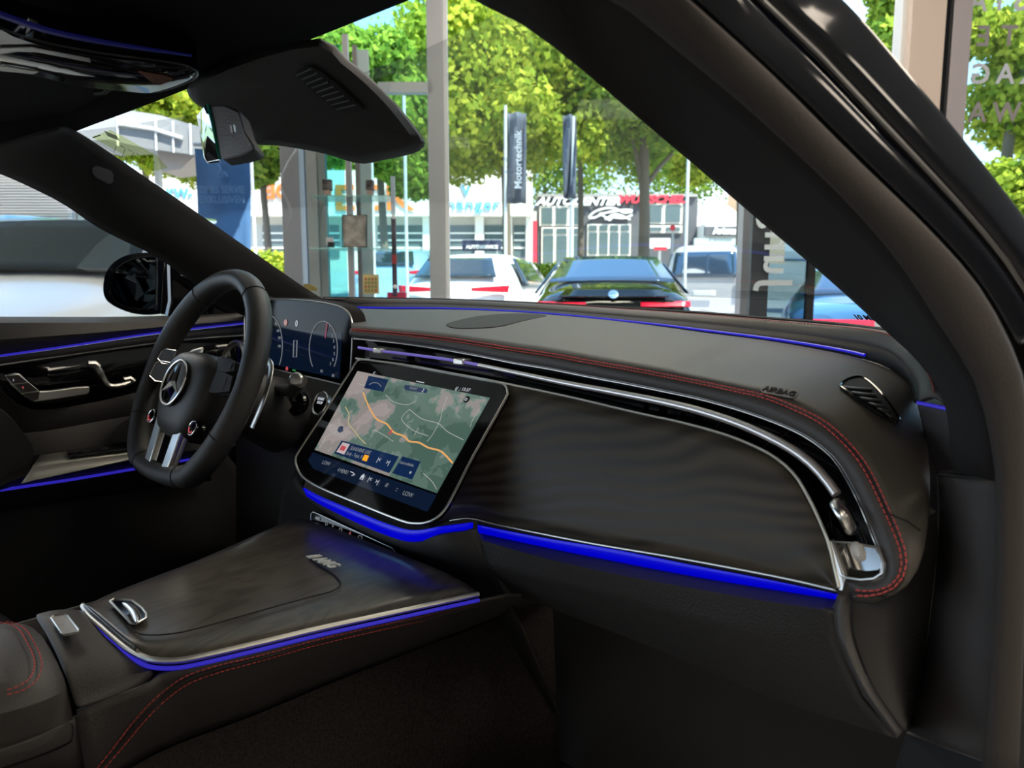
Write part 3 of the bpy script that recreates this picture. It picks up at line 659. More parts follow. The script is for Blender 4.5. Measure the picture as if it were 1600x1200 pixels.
# tray surface: sweep from the right edge to the left edge
RR = sil[18:]; n_ = len(RR)
RRs = resample(RR, 40); LLs = [V((-.104 - (p.x-.10)*.9 if p.x > .1 else -.104, p.y, p.z)) for p in RRs]
rows = []
for k in range(17):
    t = k/16
    rows.append([RRs[i].lerp(LLs[i], t)+V((0, 0, .010*(1-(2*t-1)**6)+ (.006*max(0, (RRs[i].y-.42)/.2)))) for i in range(40)])
def trimat():
    m = mat('console_wood', (.035, .032, .028), .30, coat=.4, coatr=.22); t = m.node_tree; b = t.nodes['Principled BSDF']
    tcn = N(t, 'ShaderNodeTexCoord'); mpn = N(t, 'ShaderNodeMapping'); mpn.inputs['Scale'].default_value = (3.2, .8, 1)
    w = N(t, 'ShaderNodeTexNoise'); w.inputs['Scale'].default_value = 9; w.inputs['Detail'].default_value = 2; w.inputs['Distortion'].default_value = 2.5
    r = N(t, 'ShaderNodeValToRGB'); r.color_ramp.elements[0].color = (.056, .049, .040, 1); r.color_ramp.elements[1].color = (.086, .076, .061, 1)
    r.color_ramp.elements[0].position = .42; r.color_ramp.elements[1].position = .55
    t.links.new(tcn.outputs['Object'], mpn.inputs[0]); t.links.new(mpn.outputs[0], w.inputs[0]); t.links.new(w.outputs[0], r.inputs[0]); t.links.new(r.outputs[0], b.inputs['Base Color'])
    bp = N(t, 'ShaderNodeBump'); bp.inputs['Strength'].default_value = .12; bp.inputs['Distance'].default_value = .002; t.links.new(w.outputs[0], bp.inputs['Height']); t.links.new(bp.outputs[0], b.inputs['Normal'])
    return m
M_cw = trimat()
front_ring = sil[:19]
tray = MB().grid(rows)
# rounded rear corner of the tray
c0 = V((-.02, .30, .712))
rearfan = [sil[i]+V((0, 0, .001)) for i in range(19)]
rg = []
for i in range(19):
    q = rows[0][0].lerp(rows[16][0], 1-i/18)
    rg.append(q)
tray.grid([rearfan, [a_.lerp(b_, .5)+V((0, 0, .006)) for a_, b_ in zip(rearfan, rg)], rg])
obj('tray_surface', tray, M_cw, con, solid=.003, off=-1)
obj('silver_edge', MB().tube([p+V((0, 0, .003)) for p in sil], .0031, 8), M_satin, con)
ble = [p+V((.0020, -.0015, -.0035)) for p in sil]
obj('ambient_line', MB().tube(ble, .0022, 8), M_blue2, con)
# lid seam
lid = [U(a_, b_, z=.7155) for a_, b_ in [(200, 977), (212, 987), (228, 992), (260, 991), (300, 984), (400, 956), (480, 934), (515, 925), (528, 918), (532, 910), (522, 898), (500, 884), (484, 874)]]
obj('lid_seam', MB().tube(crv(lid, 60), .0008, 5), M_black, con)
# latch handle on the lid
lh_px = [(172, 941), (179, 938), (206, 940), (222, 952), (229, 961), (228, 968), (212, 977), (205, 976)]
lh = [U(a_, b_, z=.7165) for a_, b_ in lh_px]
lt = obj('latch_recess', MB().prism(lh, (0, 0, .0012)), M_gloss, con, bevel=.001)
obj('latch_frame', MB().tube([p+V((0, 0, .0015)) for p in lh], .0013, 6, closed=True), M_satin, lt)
obj('latch_lever', MB().grid([[U(186, 941, z=.720), U(203, 955, z=.722), U(210, 974, z=.721)], [U(194, 940, z=.727), U(210, 953, z=.730), U(214, 973, z=.726)], [U(203, 941, z=.722), U(220, 955, z=.724), U(222, 970, z=.721)]]), M_chrome, lt, solid=.002, sub=2)
text('badge_lettering', '// AMG', .019, mat('badge_silver', (.85, .85, .80), .5), frame(U(504, 876, z=.722), (1, -.02, 0), (0, 1, .05)), con, align='CENTER', bold=.0006, shear=.35, ext=.0008)
# leather side
cs_t = [p+V((.007, -.004, -.006)) for p in sil[16:]]
cs_b = crv([U(140, 1235, z=.58), U(250, 1170, z=.585), U(400, 1112, z=.59), U(520, 1062, z=.595), U(675, 1002, z=.60), U(785, 960, z=.605), U(860, 935, z=.61)], len(cs_t))
cs_t = resample(cs_t, 44); cs_b = resample(cs_b, 44)
cs_t = crv([U(120, 1110, z=.675), U(235, 1066, z=.690), U(248, 1044, z=.695)], 10)[:-1] + [U(a_, b_, z=.697) for a_, b_ in [(300, 1041), (400, 1018), (500, 993), (620, 966), (748, 938), (800, 928)]]
cs_t = crv(cs_t, 44)
rows2 = []
for k in range(9):
    t = k/8; rows2.append([cs_t[i].lerp(cs_b[i], t)+V((.010, -.004, .006))*sin(pi*t) for i in range(44)])
obj('leather_side', MB().grid(rows2), M_leather2, con, solid=.003, off=0)
BV = {}
def sidehit(px, py, lift, R_):
    k = id(R_)
    if k not in BV: BV[k] = bvh(R_)
    return bhit(BV[k], px, py, lift+.003)
R2 = rows2
sA = crv([sidehit(a_, b_, .002, R2) for a_, b_ in [(152, 1200), (180, 1165), (215, 1120), (250, 1085), (290, 1057), (340, 1040), (400, 1026), (500, 999), (620, 972), (745, 944)]], 120)
sB = crv([sidehit(a_, b_, .002, R2) for a_, b_ in [(164, 1200), (190, 1170), (225, 1128), (258, 1095), (296, 1068), (345, 1050), (400, 1035), (500, 1007), (620, 979), (748, 950)]], 120)
ms = MB(); stitches(sA, V(), .0052, .0036, .0006, ms); stitches(sB, V(), .0052, .0036, .0006, ms)
obj('stitching', ms, M_red, con)
obj('seam_welt', MB().tube([(a_+b_)/2 for a_, b_ in zip(sA, sB)], .0012, 6), M_leather, con)
# middle leather bridge with chrome speaker button
br = MB().grid([crv([U(50, 958, z=.712), U(80, 950, z=.715), U(118, 948, z=.712), U(132, 952, z=.703)], 10),
                crv([U(70, 985, z=.712), U(110, 975, z=.714), U(145, 985, z=.706), U(165, 1000, z=.700)], 10),
                crv([U(92, 1030, z=.706), U(140, 1025, z=.706), U(185, 1030, z=.702), U(225, 1038, z=.698)], 10),
                crv([U(108, 1070, z=.696), U(150, 1068, z=.694), U(200, 1056, z=.694), U(245, 1046, z=.694)], 10),
                crv([U(118, 1110, z=.680), U(160, 1096, z=.680), U(215, 1078, z=.680), U(240, 1060, z=.684)], 10)])
obj('leather_bridge', br, M_leather2, con, solid=.004, off=-1, sub=1)
bp_ = [U(a_, b_, z=.7175) for a_, b_ in [(80, 968), (84, 965), (101, 963), (106, 965), (123, 987), (122, 991), (101, 995), (97, 993)]]
kb = obj('console_button', MB().prism(bp_, (0, 0, .002)), mat('button_mesh', (.45, .43, .40), .45, .9, bump=1, bscale=2500), con, bevel=.0006)
obj('button_frame', MB().tube([p+V((0, 0, .002)) for p in bp_], .0011, 6, closed=True), M_satin, kb)
obj('console_left_side', MB().grid([[V((-.108, y, .702)) for y in (.0, .2, .3, .45)]+[V((-.2, .62, .70))], [V((-.14, y, .45)) for y in (.0, .2, .3, .45)]+[V((-.22, .62, .45))]]), M_leather, con, solid=.004)
# carpeted lower side
cl = MB().grid([[p+V((.003, 0, -.002)) for p in cs_b], [V((p.x+.02, p.y, .34)) for p in cs_b]])
obj('carpet_side', cl, M_carpet, con, solid=.003)
# ---------------------------------------------------------------- armrest
arm = thing('armrest', 'padded black leather armrest lid with red double stitching at the rear of the centre console', 'armrest', U(30, 1020, z=.66))
aT = crv([U(-60, 968, z=.728), U(0, 970, z=.728), U(30, 970, z=.727), U(48, 975, z=.722), U(62, 990, z=.716)], 24)
aM = crv([U(-60, 1010, z=.728), U(0, 1004, z=.728), U(35, 996, z=.726), U(60, 992, z=.722), U(70, 996, z=.718)], 24)
aN = crv([U(-60, 1080, z=.720), U(0, 1073, z=.718), U(45, 1055, z=.716), U(80, 1040, z=.712), U(92, 1034, z=.708)], 24)
aO = crv([U(-60, 1120, z=.705), U(0, 1115, z=.700), U(60, 1100, z=.698), U(95, 1085, z=.695), U(108, 1075, z=.690)], 24)
aP = crv([U(-60, 1180, z=.670), U(0, 1158, z=.670), U(60, 1138, z=.670), U(100, 1122, z=.672), U(115, 1112, z=.674)], 24)
obj('armrest_cushion', MB().grid([aT, aM, aN, aO, aP, [p+V((0, 0, -.03)) for p in aP]]), M_leather2, arm, solid=.004, off=-1, sub=1)
ARM = [catmull([a_.lerp(b_, t) for a_, b_ in zip(x_, y_)], 2) for x_, y_ in [(aT, aM), (aM, aN), (aN, aO), (aO, aP)] for t in (0, .25, .5, .75)]
ams = MB()
for pts in [[(0, 972), (18, 976), (31, 985), (40, 1000), (50, 1020), (54, 1040), (46, 1060), (25, 1074), (0, 1080)], [(10, 971), (28, 975), (42, 986), (52, 1002), (62, 1022), (65, 1043), (56, 1064), (32, 1080), (0, 1087)]]:
    stitches(crv([sidehit(a_, b_, .0045, ARM) for a_, b_ in pts], 60), V(), .0052, .0036, .0006, ams)
obj('stitching', ams, M_red, arm)
# side wall below the armrest
sw = MB().grid([crv([U(-60, 1195, z=.665), U(0, 1172, z=.665), U(60, 1150, z=.665), U(118, 1120, z=.667), U(180, 1094, z=.672), U(238, 1068, z=.676)], 20), crv([U(-60, 1260, z=.58), U(20, 1245, z=.58), U(80, 1235, z=.58), U(140, 1225, z=.585), U(200, 1190, z=.59), U(262, 1140, z=.60)], 20)])
obj('console_flank', sw, M_leather2, con, solid=.004)

# ================================================================== car floor, bulkhead, kick panel
fl = MB().box((-.74, -1.0, .30), (.72, 1.08, .33)); struct(obj('floor_carpet', fl, mat('shaded_floor_pile', (.012, .012, .014), 1, spec=.05, bump=1, bscale=900), smooth=False), 'car footwell carpet with its shade put into the colour')  # footwell shade painted in as a darker copy of the carpet
fw = MB().box((-.78, 1.08, .30), (.76, 1.12, .96)); struct(obj('wall_bulkhead', fw, M_black, smooth=False), 'dark bulkhead behind the dashboard')
toe = MB().grid([[V((x, .84, .33)) for x in (-.72, .74)], [V((x, 1.05, .52)) for x in (-.72, .74)], [V((x, 1.08, .75)) for x in (-.72, .74)]]); struct(obj('trim_1', toe, M_black, solid=.01), 'sloping carpeted toe board')
crb = MB().tube(crv([U(1215, 1200, z=.345), U(1050, 1150, z=.36), U(1065, 1080, z=.40), U(1080, 1020, z=.45)], 20), .002, 6)
kp = thing('kick_panel', 'dark grey plastic kick panel below the right end of the dashboard', 'trim panel', U(1490, 1000, y=.66))
k1 = crv([U(1466, 744, y=.685), U(1468, 800, y=.683), U(1465, 860, y=.682), U(1458, 930, y=.68), U(1447, 1010, y=.68), U(1428, 1085, y=.68), U(1418, 1112, y=.68), U(1417, 1140, y=.68)], 26)
k2 = crv([U(1566, 752, y=.625), U(1564, 830, y=.625), U(1560, 900, y=.625), U(1555, 1000, y=.625), U(1550, 1100, y=.625), U(1545, 1190, y=.625)], 26)
obj('kick_plate', MB().grid([k1, [a_.lerp(b_, .5)+V((.0, -.003, 0)) for a_, b_ in zip(k1, k2)], k2]), mat('kick_plastic', (.062, .057, .056), .6, bump=.4, bscale=800), kp, solid=.003)
obj('kick_seam', MB().tube([p+V((0, -.002, 0)) for p in k1], .0010, 6), M_soft, kp)
obj('kick_seam', MB().tube([U(1466, 742, y=.683), U(1510, 746, y=.655), U(1566, 751, y=.622)], .0012, 6), M_soft, kp)
obj('lower_plate', MB().prism([U(1415, 1146, y=.70), U(1545, 1194, y=.64), U(1545, 1260, y=.64), U(1380, 1260, y=.70)], (.0, .02, 0)), M_soft, kp)

# ================================================================== right A pillar, seal, door frame
apr = thing('passenger_pillar', 'dark fabric-covered windshield pillar rising diagonally on the passenger side', 'pillar', U(1500, 700, y=.62))
gE = [(700, -50), (752, 0), (790, 20), (830, 42), (900, 97), (1000, 182), (1100, 266), (1200, 352), (1300, 437), (1388, 517), (1425, 550), (1455, 585), (1476, 620), (1486, 660), (1494, 740)]
gY = [.39, .41, .42, .435, .47, .54, .61, .68, .76, .83, .80, .76, .735, .715, .70]
g1 = crv([V((.50, -1.3, 1.36)), V((.50, -.5, 1.375)), V((.50, .14, 1.35))]+[U(a_, b_, y=c_) for (a_, b_), c_ in zip(gE, gY)], 90)
sI = [(850, -50), (960, 0), (1060, 80), (1170, 170), (1300, 290), (1400, 400), (1480, 520), (1530, 600), (1553, 690), (1564, 752)]
sY = [.40, .43, .455, .48, .52, .55, .575, .59, .60, .61]
g3 = crv([V((.595, -1.3, 1.33)), V((.595, -.5, 1.345)), V((.575, .14, 1.33))]+[U(a_, b_, y=c_) for (a_, b_), c_ in zip(sI, sY)], 90)
rows = []
for k in range(9):
    t = k/8; rows.append([g1[i].lerp(g3[i], t)+V((-.006, -.012, .004))*sin(pi*t) for i in range(90)])
obj('pillar_cover', MB().grid(rows), M_pillar, apr, solid=.004, off=0)
obj('pillar_core', MB().grid([[p+V((.01, .06, .0)) for p in g1], [p+V((.03, .05, .02)) for p in g3]]), M_black, apr, solid=.004)
# weather seal
sIn = [(850, -70), (960, -5), (1060, 75), (1170, 165), (1300, 285), (1400, 395), (1480, 515), (1530, 597), (1555, 690), (1563, 750), (1562, 900), (1552, 1050), (1540, 1210)]
sOu = [(1000, -70), (1072, 0), (1140, 60), (1225, 140), (1335, 250), (1450, 362), (1527, 450), (1577, 540), (1600, 610), (1606, 700), (1602, 900), (1595, 1050), (1588, 1210)]
sYs = [.385, .41, .435, .46, .50, .53, .555, .57, .58, .585, .585, .585, .585]
i1 = crv([V((.595, -1.3, 1.325)), V((.595, -.5, 1.34)), V((.58, .14, 1.325))]+[U(a_, b_, y=c_) for (a_, b_), c_ in zip(sIn, sYs)], 110); i2 = crv([V((.635, -1.3, 1.325)), V((.635, -.5, 1.34)), V((.615, .14, 1.335))]+[U(a_, b_, y=c_) for (a_, b_), c_ in zip(sOu, sYs)], 110)
seal = thing('door_seal', 'soft dark rubber weather seal curving around the passenger door opening', 'seal', U(1575, 1000, y=.585))
rows = []
for k in range(11):
    a_ = pi*k/10; t = .5-.5*cos(a_)
    rows.append([i1[i].lerp(i2[i], t) + V((-.15, -1, .1)).normalized()*sin(a_)*.016 for i in range(110)])
obj('seal_bead', MB().grid(rows), M_rubber, seal, solid=.003)
# painted body pillar
oP = [(1256, -76), (1320, 0), (1400, 95), (1480, 190), (1560, 290), (1620, 370), (1680, 460)]
oI = [(1040, -45), (1085, 0), (1235, 140), (1345, 250), (1460, 362), (1537, 450), (1590, 545)]
body_ = thing('car_shell', 'glossy black painted car body with outer windshield pillar at the open passenger doorway', 'car body', U(1560, 400, d=.62))
b2 = crv([V((.715, -1.3, 1.395)), V((.715, -.5, 1.41)), V((.66, .24, 1.385))]+[U(a_, b_, d=.52) for a_, b_ in oP], 80); b1 = crv([V((.64, -1.3, 1.335)), V((.64, -.5, 1.35)), V((.60, .22, 1.34))]+[U(a_, b_, d=.50) for a_, b_ in oI], 80)
rows = []
for k in range(15):
    t = k/14
    bulge = .004*sin(pi*t) - (.012*math.exp(-((t-.42)/.06)**2))
    rows.append([b1[i].lerp(b2[i], t) + (RH*.3 - FH).normalized()*bulge for i in range(80)])
rows.append([p+FH*.002+RH*.0002 for p in b2]); rows.append([p+FH*.04-RH*.01 for p in b2])
obj('painted_panel', MB().grid(rows), M_paint, body_, solid=.003, sub=1)
obj('drip_molding', MB().tube([b1[i].lerp(b2[i], .42)+(RH*.3-FH).normalized()*.002 for i in range(80)], .0022, 8), M_dkmetal, body_)
lowr = MB().grid([[U(1560, 600, d=.62), U(1640, 600, d=.61)], [U(1570, 800, d=.62), U(1640, 800, d=.61)], [U(1560, 1300, d=.62), U(1640, 1300, d=.61)]])
obj('sill_panel', lowr, M_paint, body_, solid=.004)
hx = [-.88, -.8, -.6, -.3, 0, .3, .6, .78, .86]
obj('roof_skin', MB().grid([[V((x, y, z_-.03*(x/.7)**2)) for x in [-.70+1.40*k/12 for k in range(13)]] for y, z_ in [(.40, 1.375), (.2, 1.415), (-.2, 1.44), (-.8, 1.445), (-1.5, 1.43)]]), M_paint, body_, solid=.004)
obj('hood', MB().grid([[V((x, y-.22*(x/.88)**2, z_-.10*(x/.88)**4)) for x in hx] for y, z_ in [(1.16, .975), (1.5, .965), (2.0, .93), (2.4, .87), (2.62, .76), (2.66, .62)]]), M_paint, body_, solid=.004, sub=1)
for s_ in (-1, 1): obj('fender', MB().grid([[V((s_*x, y, z_)) for x, z_ in [(.85, .87), (.93, .78), (.95, .62), (.94, .45), (.90, .30)]] for y in (.82, 1.0, 1.16, 2.0, 2.35)]), M_paint, body_, solid=.004, sub=1)
obj('hinge_panel', MB().grid([[U(1500, 430, d=.66), U(1650, 440, d=.62)], [U(1540, 620, d=.66), U(1650, 620, d=.62)]]), M_paint, body_, solid=.004)

# ================================================================== windshield
wl = [(505, 467, .885), (400, 395, .765), (300, 325, .64), (200, 255, .50), (122, 205, .40)]
wL = crv([U(a_, b_, y=c_) for a_, b_, c_ in wl], 20)
wR = [V((.60, p.y, p.z+.0)) for p in wL]
rows = []
for i in range(20):
    a_, b_ = wL[i], wR[i]; rows.append([a_.lerp(b_, k/16)+V((0, .14*(1-(2*k/16-1)**2), .012*(1-(2*k/16-1)**2))) for k in range(17)])
wsg = obj('window_1', MB().grid(rows), M_ws, smooth=True); struct(wsg, 'clear curved windshield glass')
frit = MB().tube(crv([U(a_, b_, y=c_) for a_, b_, c_ in [(505, 466, .90), (600, 467, .985), (700, 469, 1.01), (840, 475, 1.03), (1000, 484, 1.02), (1100, 490.5, 1.0), (1200, 499, .97), (1300, 507, .94), (1392, 518, .885)]], 50), .0035, 6)
struct(obj('trim_2', frit, M_black), 'black lower edge of the windshield')
fl_ = thing('windshield_print', 'small dark printed lettering at the lower right corner of the windshield', 'marking', U(1358, 497, y=.885))
text('glass_lettering', '10 MEC4', .012, M_black, frame(U(1358, 497, y=.885), (.86, -.5, 0), (0, -.75, .6)), fl_, align='CENTER', bold=.0002)
# warning sticker at top left of windshield
stk = thing('label_sticker', 'translucent yellowish label sticker with fine dark print in the windshield top left corner', 'sticker', U(205, 232, y=.45))
SK = lambda px, py: U(px, py, y=.40+(px-122)/ (250-122)*.10)
m_st = glassmat('sticker_film', (.86, .90, .68), .0)
obj('sticker_film', MB().prism([SK(*q) for q in [(143, 214), (173, 203), (245, 243), (262, 262), (240, 268), (190, 240)]], (0, .0003, 0)), m_st, stk, smooth=False)
mb = MB()
for k in range(4): mb.tube([SK(163+k*1.5, 205+k*2.2), SK(183+k*1.5, 213+k*2.2)], .0006, 4)
for k in range(5): mb.tube([SK(183+k*13, 226+k*6.0), SK(178+k*13, 238+k*6)], .0004, 4); mb.tube([SK(187+k*13, 227+k*6.0), SK(194+k*12, 231+k*6)], .0004, 4)
mb.tube([SK(145, 215), SK(157, 211)], .0008, 4)
obj('fine_print', mb, M_black, stk)

# ================================================================== driver A pillar + headliner
apl = thing('driver_pillar', 'dark pillar trim with small airbag badge between windshield and driver side window', 'pillar', V((-.62, .8, 1.0)))
d1 = crv([U(a_, b_, y=c_) for a_, b_, c_ in [(505, 468, .875), (480, 452, .86), (400, 397, .765), (300, 327, .64), (200, 258, .50), (120, 206, .395), (90, 200, .34)]], 40)
d2 = crv([U(a_, b_, x=c_) for a_, b_, c_ in [(395, 500, -.69), (340, 470, -.69), (290, 432, -.685), (240, 398, -.68), (160, 358, -.665), (100, 318, -.65), (50, 292, -.64), (0, 270, -.63), (-60, 250, -.62)]], 40)
rows = []
for k in range(9):
    t = k/8; rows.append([d1[i].lerp(d2[i], t)+V((.018, -.012, -.004))*sin(pi*t) for i in range(40)])
obj('pillar_cover', MB().grid(rows), mat('pillar_trim_dark', (.022, .021, .022), .8, spec=.25, bump=.4, bscale=900), apl, solid=.004)
RP = [catmull(r, 2) for r in rows]
bd_px = [(144, 262), (150, 259), (172, 266), (176, 272), (176, 284), (170, 288), (149, 277), (144, 270)]
obj('airbag_badge', MB().prism([sidehit(a_, b_, .004, RP) for a_, b_ in bd_px], (.0, .0015, 0)), mat('badge_grey', (.12, .12, .13), .5), apl, bevel=.0006)
# headliner
h0 = crv([U(a_, b_, y=c_) for a_, b_, c_ in [(40, 240, .37), (122, 204, .395), (200, 175, .415), (280, 144, .435), (390, 98, .45), (500, 56, .455), (640, 0, .44), (720, -32, .42), (860, -60, .36)]], 40)
def hl(y, zc): return [V((x, y+.06*(1-(x/.62)**2), zc+.03*(1-(x/.62)**2)-.03*(abs(x)/.62)**4)) for x in [-.64+1.18*i/39 for i in range(40)]]
hrows = [h0, [p+V((0, -.03, .006)) for p in h0], hl(.26, 1.335), hl(.05, 1.37), hl(-.3, 1.39), hl(-.9, 1.39), hl(-1.6, 1.37)]
struct(obj('ceiling_headliner', MB().grid(hrows), M_fabric, solid=.03, off=1), 'black fabric roof lining of the car')
rr_ = MB().grid([[V((-.63, y, z)) for y, z in [(.30, 1.30), (0, 1.33), (-.5, 1.34), (-1.5, 1.32)]], [V((-.70, y, z)) for y, z in [(.30, 1.24), (0, 1.27), (-.5, 1.28), (-1.5, 1.26)]]])
struct(obj('trim_3', rr_, M_fabric, solid=.02), 'dark roof side rail on the driver side')
# driver sun visor
vz = thing('driver_sun_visor', 'black sun visor folded up above the driver side of the windshield', 'sun visor', U(100, 150, z=1.32))
vo = [U(a_, b_, z=1.318) for a_, b_ in [(-60, 95), (120, 128), (175, 136), (172, 142), (160, 150), (120, 172), (60, 200), (0, 206), (-60, 210)]]
obj('visor_board', MB().prism(vo, (0, 0, .012)), M_fabric, vz, bevel=.004)
obj('visor_clip', MB().tube([U(148, 146, z=1.315), U(162, 145, z=1.315), U(172, 138, z=1.318)], .003, 8), M_soft, vz)
# overhead console
ov = thing('overhead_console', 'glossy black overhead console with chrome outline on the car ceiling', 'overhead console', U(180, 100, z=1.33))
ov_px = [(-40, 26), (0, 42), (60, 62), (150, 80), (240, 92), (285, 99), (302, 105), (309, 113), (300, 124), (270, 136), (240, 143), (215, 142), (170, 138), (120, 131), (60, 117), (0, 103), (-40, 96)]
oz = 1.305
ovr = catmull([U(a_, b_, z=oz) for a_, b_ in ov_px], 3, closed=True)
oc = sum(ovr, V())/len(ovr)
obj('console_face', MB().rings([[p+V((0, 0, .03)) for p in ovr], ovr, [p.lerp(oc, .1)+V((0, 0, -.004)) for p in ovr]], cap0=False), M_gloss, ov)
obj('chrome_outline', MB().tube([p+V((0, 0, -.001)) for p in ovr], .0012, 6, closed=True), M_dkmetal, ov)
obj('reading_lamp_lens', MB().prism([U(a_, b_, z=oz-.006) for a_, b_ in [(0, 76), (50, 75), (140, 92), (142, 98), (60, 82), (0, 80)]], (0, 0, .001)), mat('lens_grey', (.35, .36, .34), .2), ov)
obj('reading_lamp_lens', MB().prism([U(a_, b_, z=oz-.006) for a_, b_ in [(0, 103), (60, 113), (52, 116), (0, 111)]], (0, 0, .001)), mat('lens_pale', (.5, .52, .45), .3), ov)
obj('camera_window', MB().prism([U(a_, b_, z=oz-.006) for a_, b_ in [(216, 112), (262, 120), (270, 124), (250, 133), (238, 130)]], (0, 0, .001)), mat('amber_plate', (.22, .10, .06), .15), ov)
obj('ambient_strip', MB().grid([crv([U(a_, b_, z=1.30) for a_, b_ in [(-40, 5), (0, 18), (80, 45), (180, 66), (300, 86)]], 20), crv([U(a_, b_, z=1.30) for a_, b_ in [(-40, 14), (0, 27), (80, 53), (180, 72), (300, 88)]], 20)]), M_blue3, ov, solid=.001)
# mirror shroud on the windshield
shr = thing('sensor_shroud', 'large black plastic sensor cover with slotted grille at the top centre of the windshield', 'sensor cover', U(520, 180, fn=WSF(-.03)))
sh_px = [(300, 120), (400, 80), (500, 60), (540, 90), (580, 123), (620, 163), (650, 200), (664, 222), (655, 236), (630, 244), (600, 250), (570, 256), (545, 252), (510, 241), (470, 233), (430, 227), (395, 225), (385, 205), (345, 185), (318, 170), (295, 150)]
r1 = catmull([U(a_, b_, fn=WSF(-.006)) for a_, b_ in sh_px], 2, closed=True)
cx_, cy_ = 480, 165
r2 = catmull([U(a_+(cx_-a_)*.03, b_+(cy_-b_)*.03, fn=WSF(-.03)) for a_, b_ in sh_px], 2, closed=True)
r3 = catmull([U(a_+(cx_-a_)*.12, b_+(cy_-b_)*.12, fn=WSF(-.05)) for a_, b_ in sh_px], 2, closed=True)
r4 = catmull([U(a_+(cx_-a_)*.6, b_+(cy_-b_)*.6, fn=WSF(-.06)) for a_, b_ in sh_px], 2, closed=True)
obj('shroud_shell', MB().rings([r1, r2, r3, r4]), mat('shroud_plastic', (.020, .019, .019), .65, bump=.3, bscale=800), shr)
gslot = [U(a_, b_, fn=WSF(-.063)) for a_, b_ in [(462, 112), (480, 104), (495, 108), (530, 135), (565, 168), (560, 174), (535, 175), (505, 158), (475, 130)]]
gr = obj('grille_recess', MB().prism(catmull(gslot, 3, closed=True), (0, .002, .001)), M_black, shr)
for k in range(9):
    t = k/8.5; a_ = U(464+66*t, 118+56*t, fn=WSF(-.066)); b_ = U(488+72*t, 107+60*t, fn=WSF(-.066))
    obj('grille_bar', MB().tube([a_, b_], .0012, 5), M_soft, gr)
# rear-view mirror
rv = thing('rear_view_mirror', 'frameless rear-view mirror seen edge-on hanging from the sensor cover', 'mirror', U(350, 200, y=.33))
def RVF(px, py, y): return U(px, py, y=y)
mg = [RVF(307, 180, .36), RVF(322, 162, .33), RVF(326, 166, .325), RVF(345, 245, .325), RVF(343, 250, .33), RVF(325, 253, .35), RVF(318, 244, .36)]
far = V((-.10, .05, 0))
obj('mirror_glass', MB().prism(mg, V((-.012, .006, 0))), M_mglass, rv, bevel=.001)
rb = [RVF(326, 164, .325), RVF(352, 163, .31), RVF(372, 172, .30), RVF(382, 205, .295), RVF(398, 228, .295), RVF(396, 236, .295), RVF(375, 243, .30), RVF(346, 249, .32), RVF(340, 225, .322)]
obj('mirror_housing', MB().prism(rb, V((-.03, .025, 0))), M_leather, rv, bevel=.006)
obj('glass_edge', MB().tube([RVF(325, 163, .322), RVF(334, 200, .321), RVF(344, 248, .321)], .0016, 6), mat('green_edge', (.02, .22, .16), .1, emit=(0, .12, .08), es=.0), rv)
obj('mirror_button', MB().tube([RVF(363, 196, .285), RVF(365, 207, .285)], .0016, 6), M_satin, rv)

# ================================================================== driver door
dr = thing('driver_door', 'black driver door lining with blue light lines, chrome strip and silver switch panel', 'car door', V((-.74, .45, .6)))
X = -.72
def dx(px, py, off=0): return U(px, py, x=X+off)
def dc_(pts, off=0, n=24): return crv([dx(a_, b_, off) for a_, b_ in pts], n)
belt = dc_([(-60, 497), (0, 497), (190, 497), (300, 494), (450, 486)])
bl2 = dc_([(-60, 508), (0, 506), (190, 505), (300, 500), (450, 491)], .03)
ledA = dc_([(-60, 561), (0, 553), (120, 536), (240, 518), (370, 504), (450, 497)], .02)
ledB = dc_([(-60, 566), (0, 558), (120, 541), (240, 523), (370, 508), (450, 500)], .018)
chA = dc_([(-60, 582), (0, 570), (120, 553), (242, 536), (330, 527), (450, 520)], .02)
pnB = dc_([(-60, 560), (-20, 590), (15, 622), (32, 634), (54, 641), (98, 637), (163, 625), (216, 612), (330, 590), (450, 570)], .012)
obj('door_shoulder', MB().grid([[p+V((-.03, 0, 0)) for p in belt], belt, bl2, [a_.lerp(b_, .5)+V((.012, 0, 0)) for a_, b_ in zip(bl2, ledA)], ledA]), M_leather2, dr, solid=.004)
obj('ambient_line', MB().tube([(a_+b_)/2 for a_, b_ in zip(ledA, ledB)], .0026, 6), M_blue2, dr)
obj('shoulder_gap', MB().grid([ledB, chA]), M_black, dr, solid=.003)
obj('chrome_strip', MB().tube(chA, .0022, 6), M_chrome, dr)
obj('gloss_panel', MB().grid([chA, pnB]), M_gloss, dr, solid=.003)
obj('panel_edge', MB().tube(pnB, .0009, 5), M_satin, dr)
lowd = dc_([(-60, 900), (100, 880), (300, 850), (450, 830)], -.02)
arA = dc_([(-60, 730), (0, 722), (62, 712), (120, 703), (208, 694), (330, 680)], .0)
obj('door_skin', MB().grid([pnB, [a_.lerp(b_, .5)+V((-.02, 0, 0)) for a_, b_ in zip(pnB, arA)], arA, lowd, [p+V((0, 0, -.35)) for p in lowd]]), M_leather, dr, solid=.004)
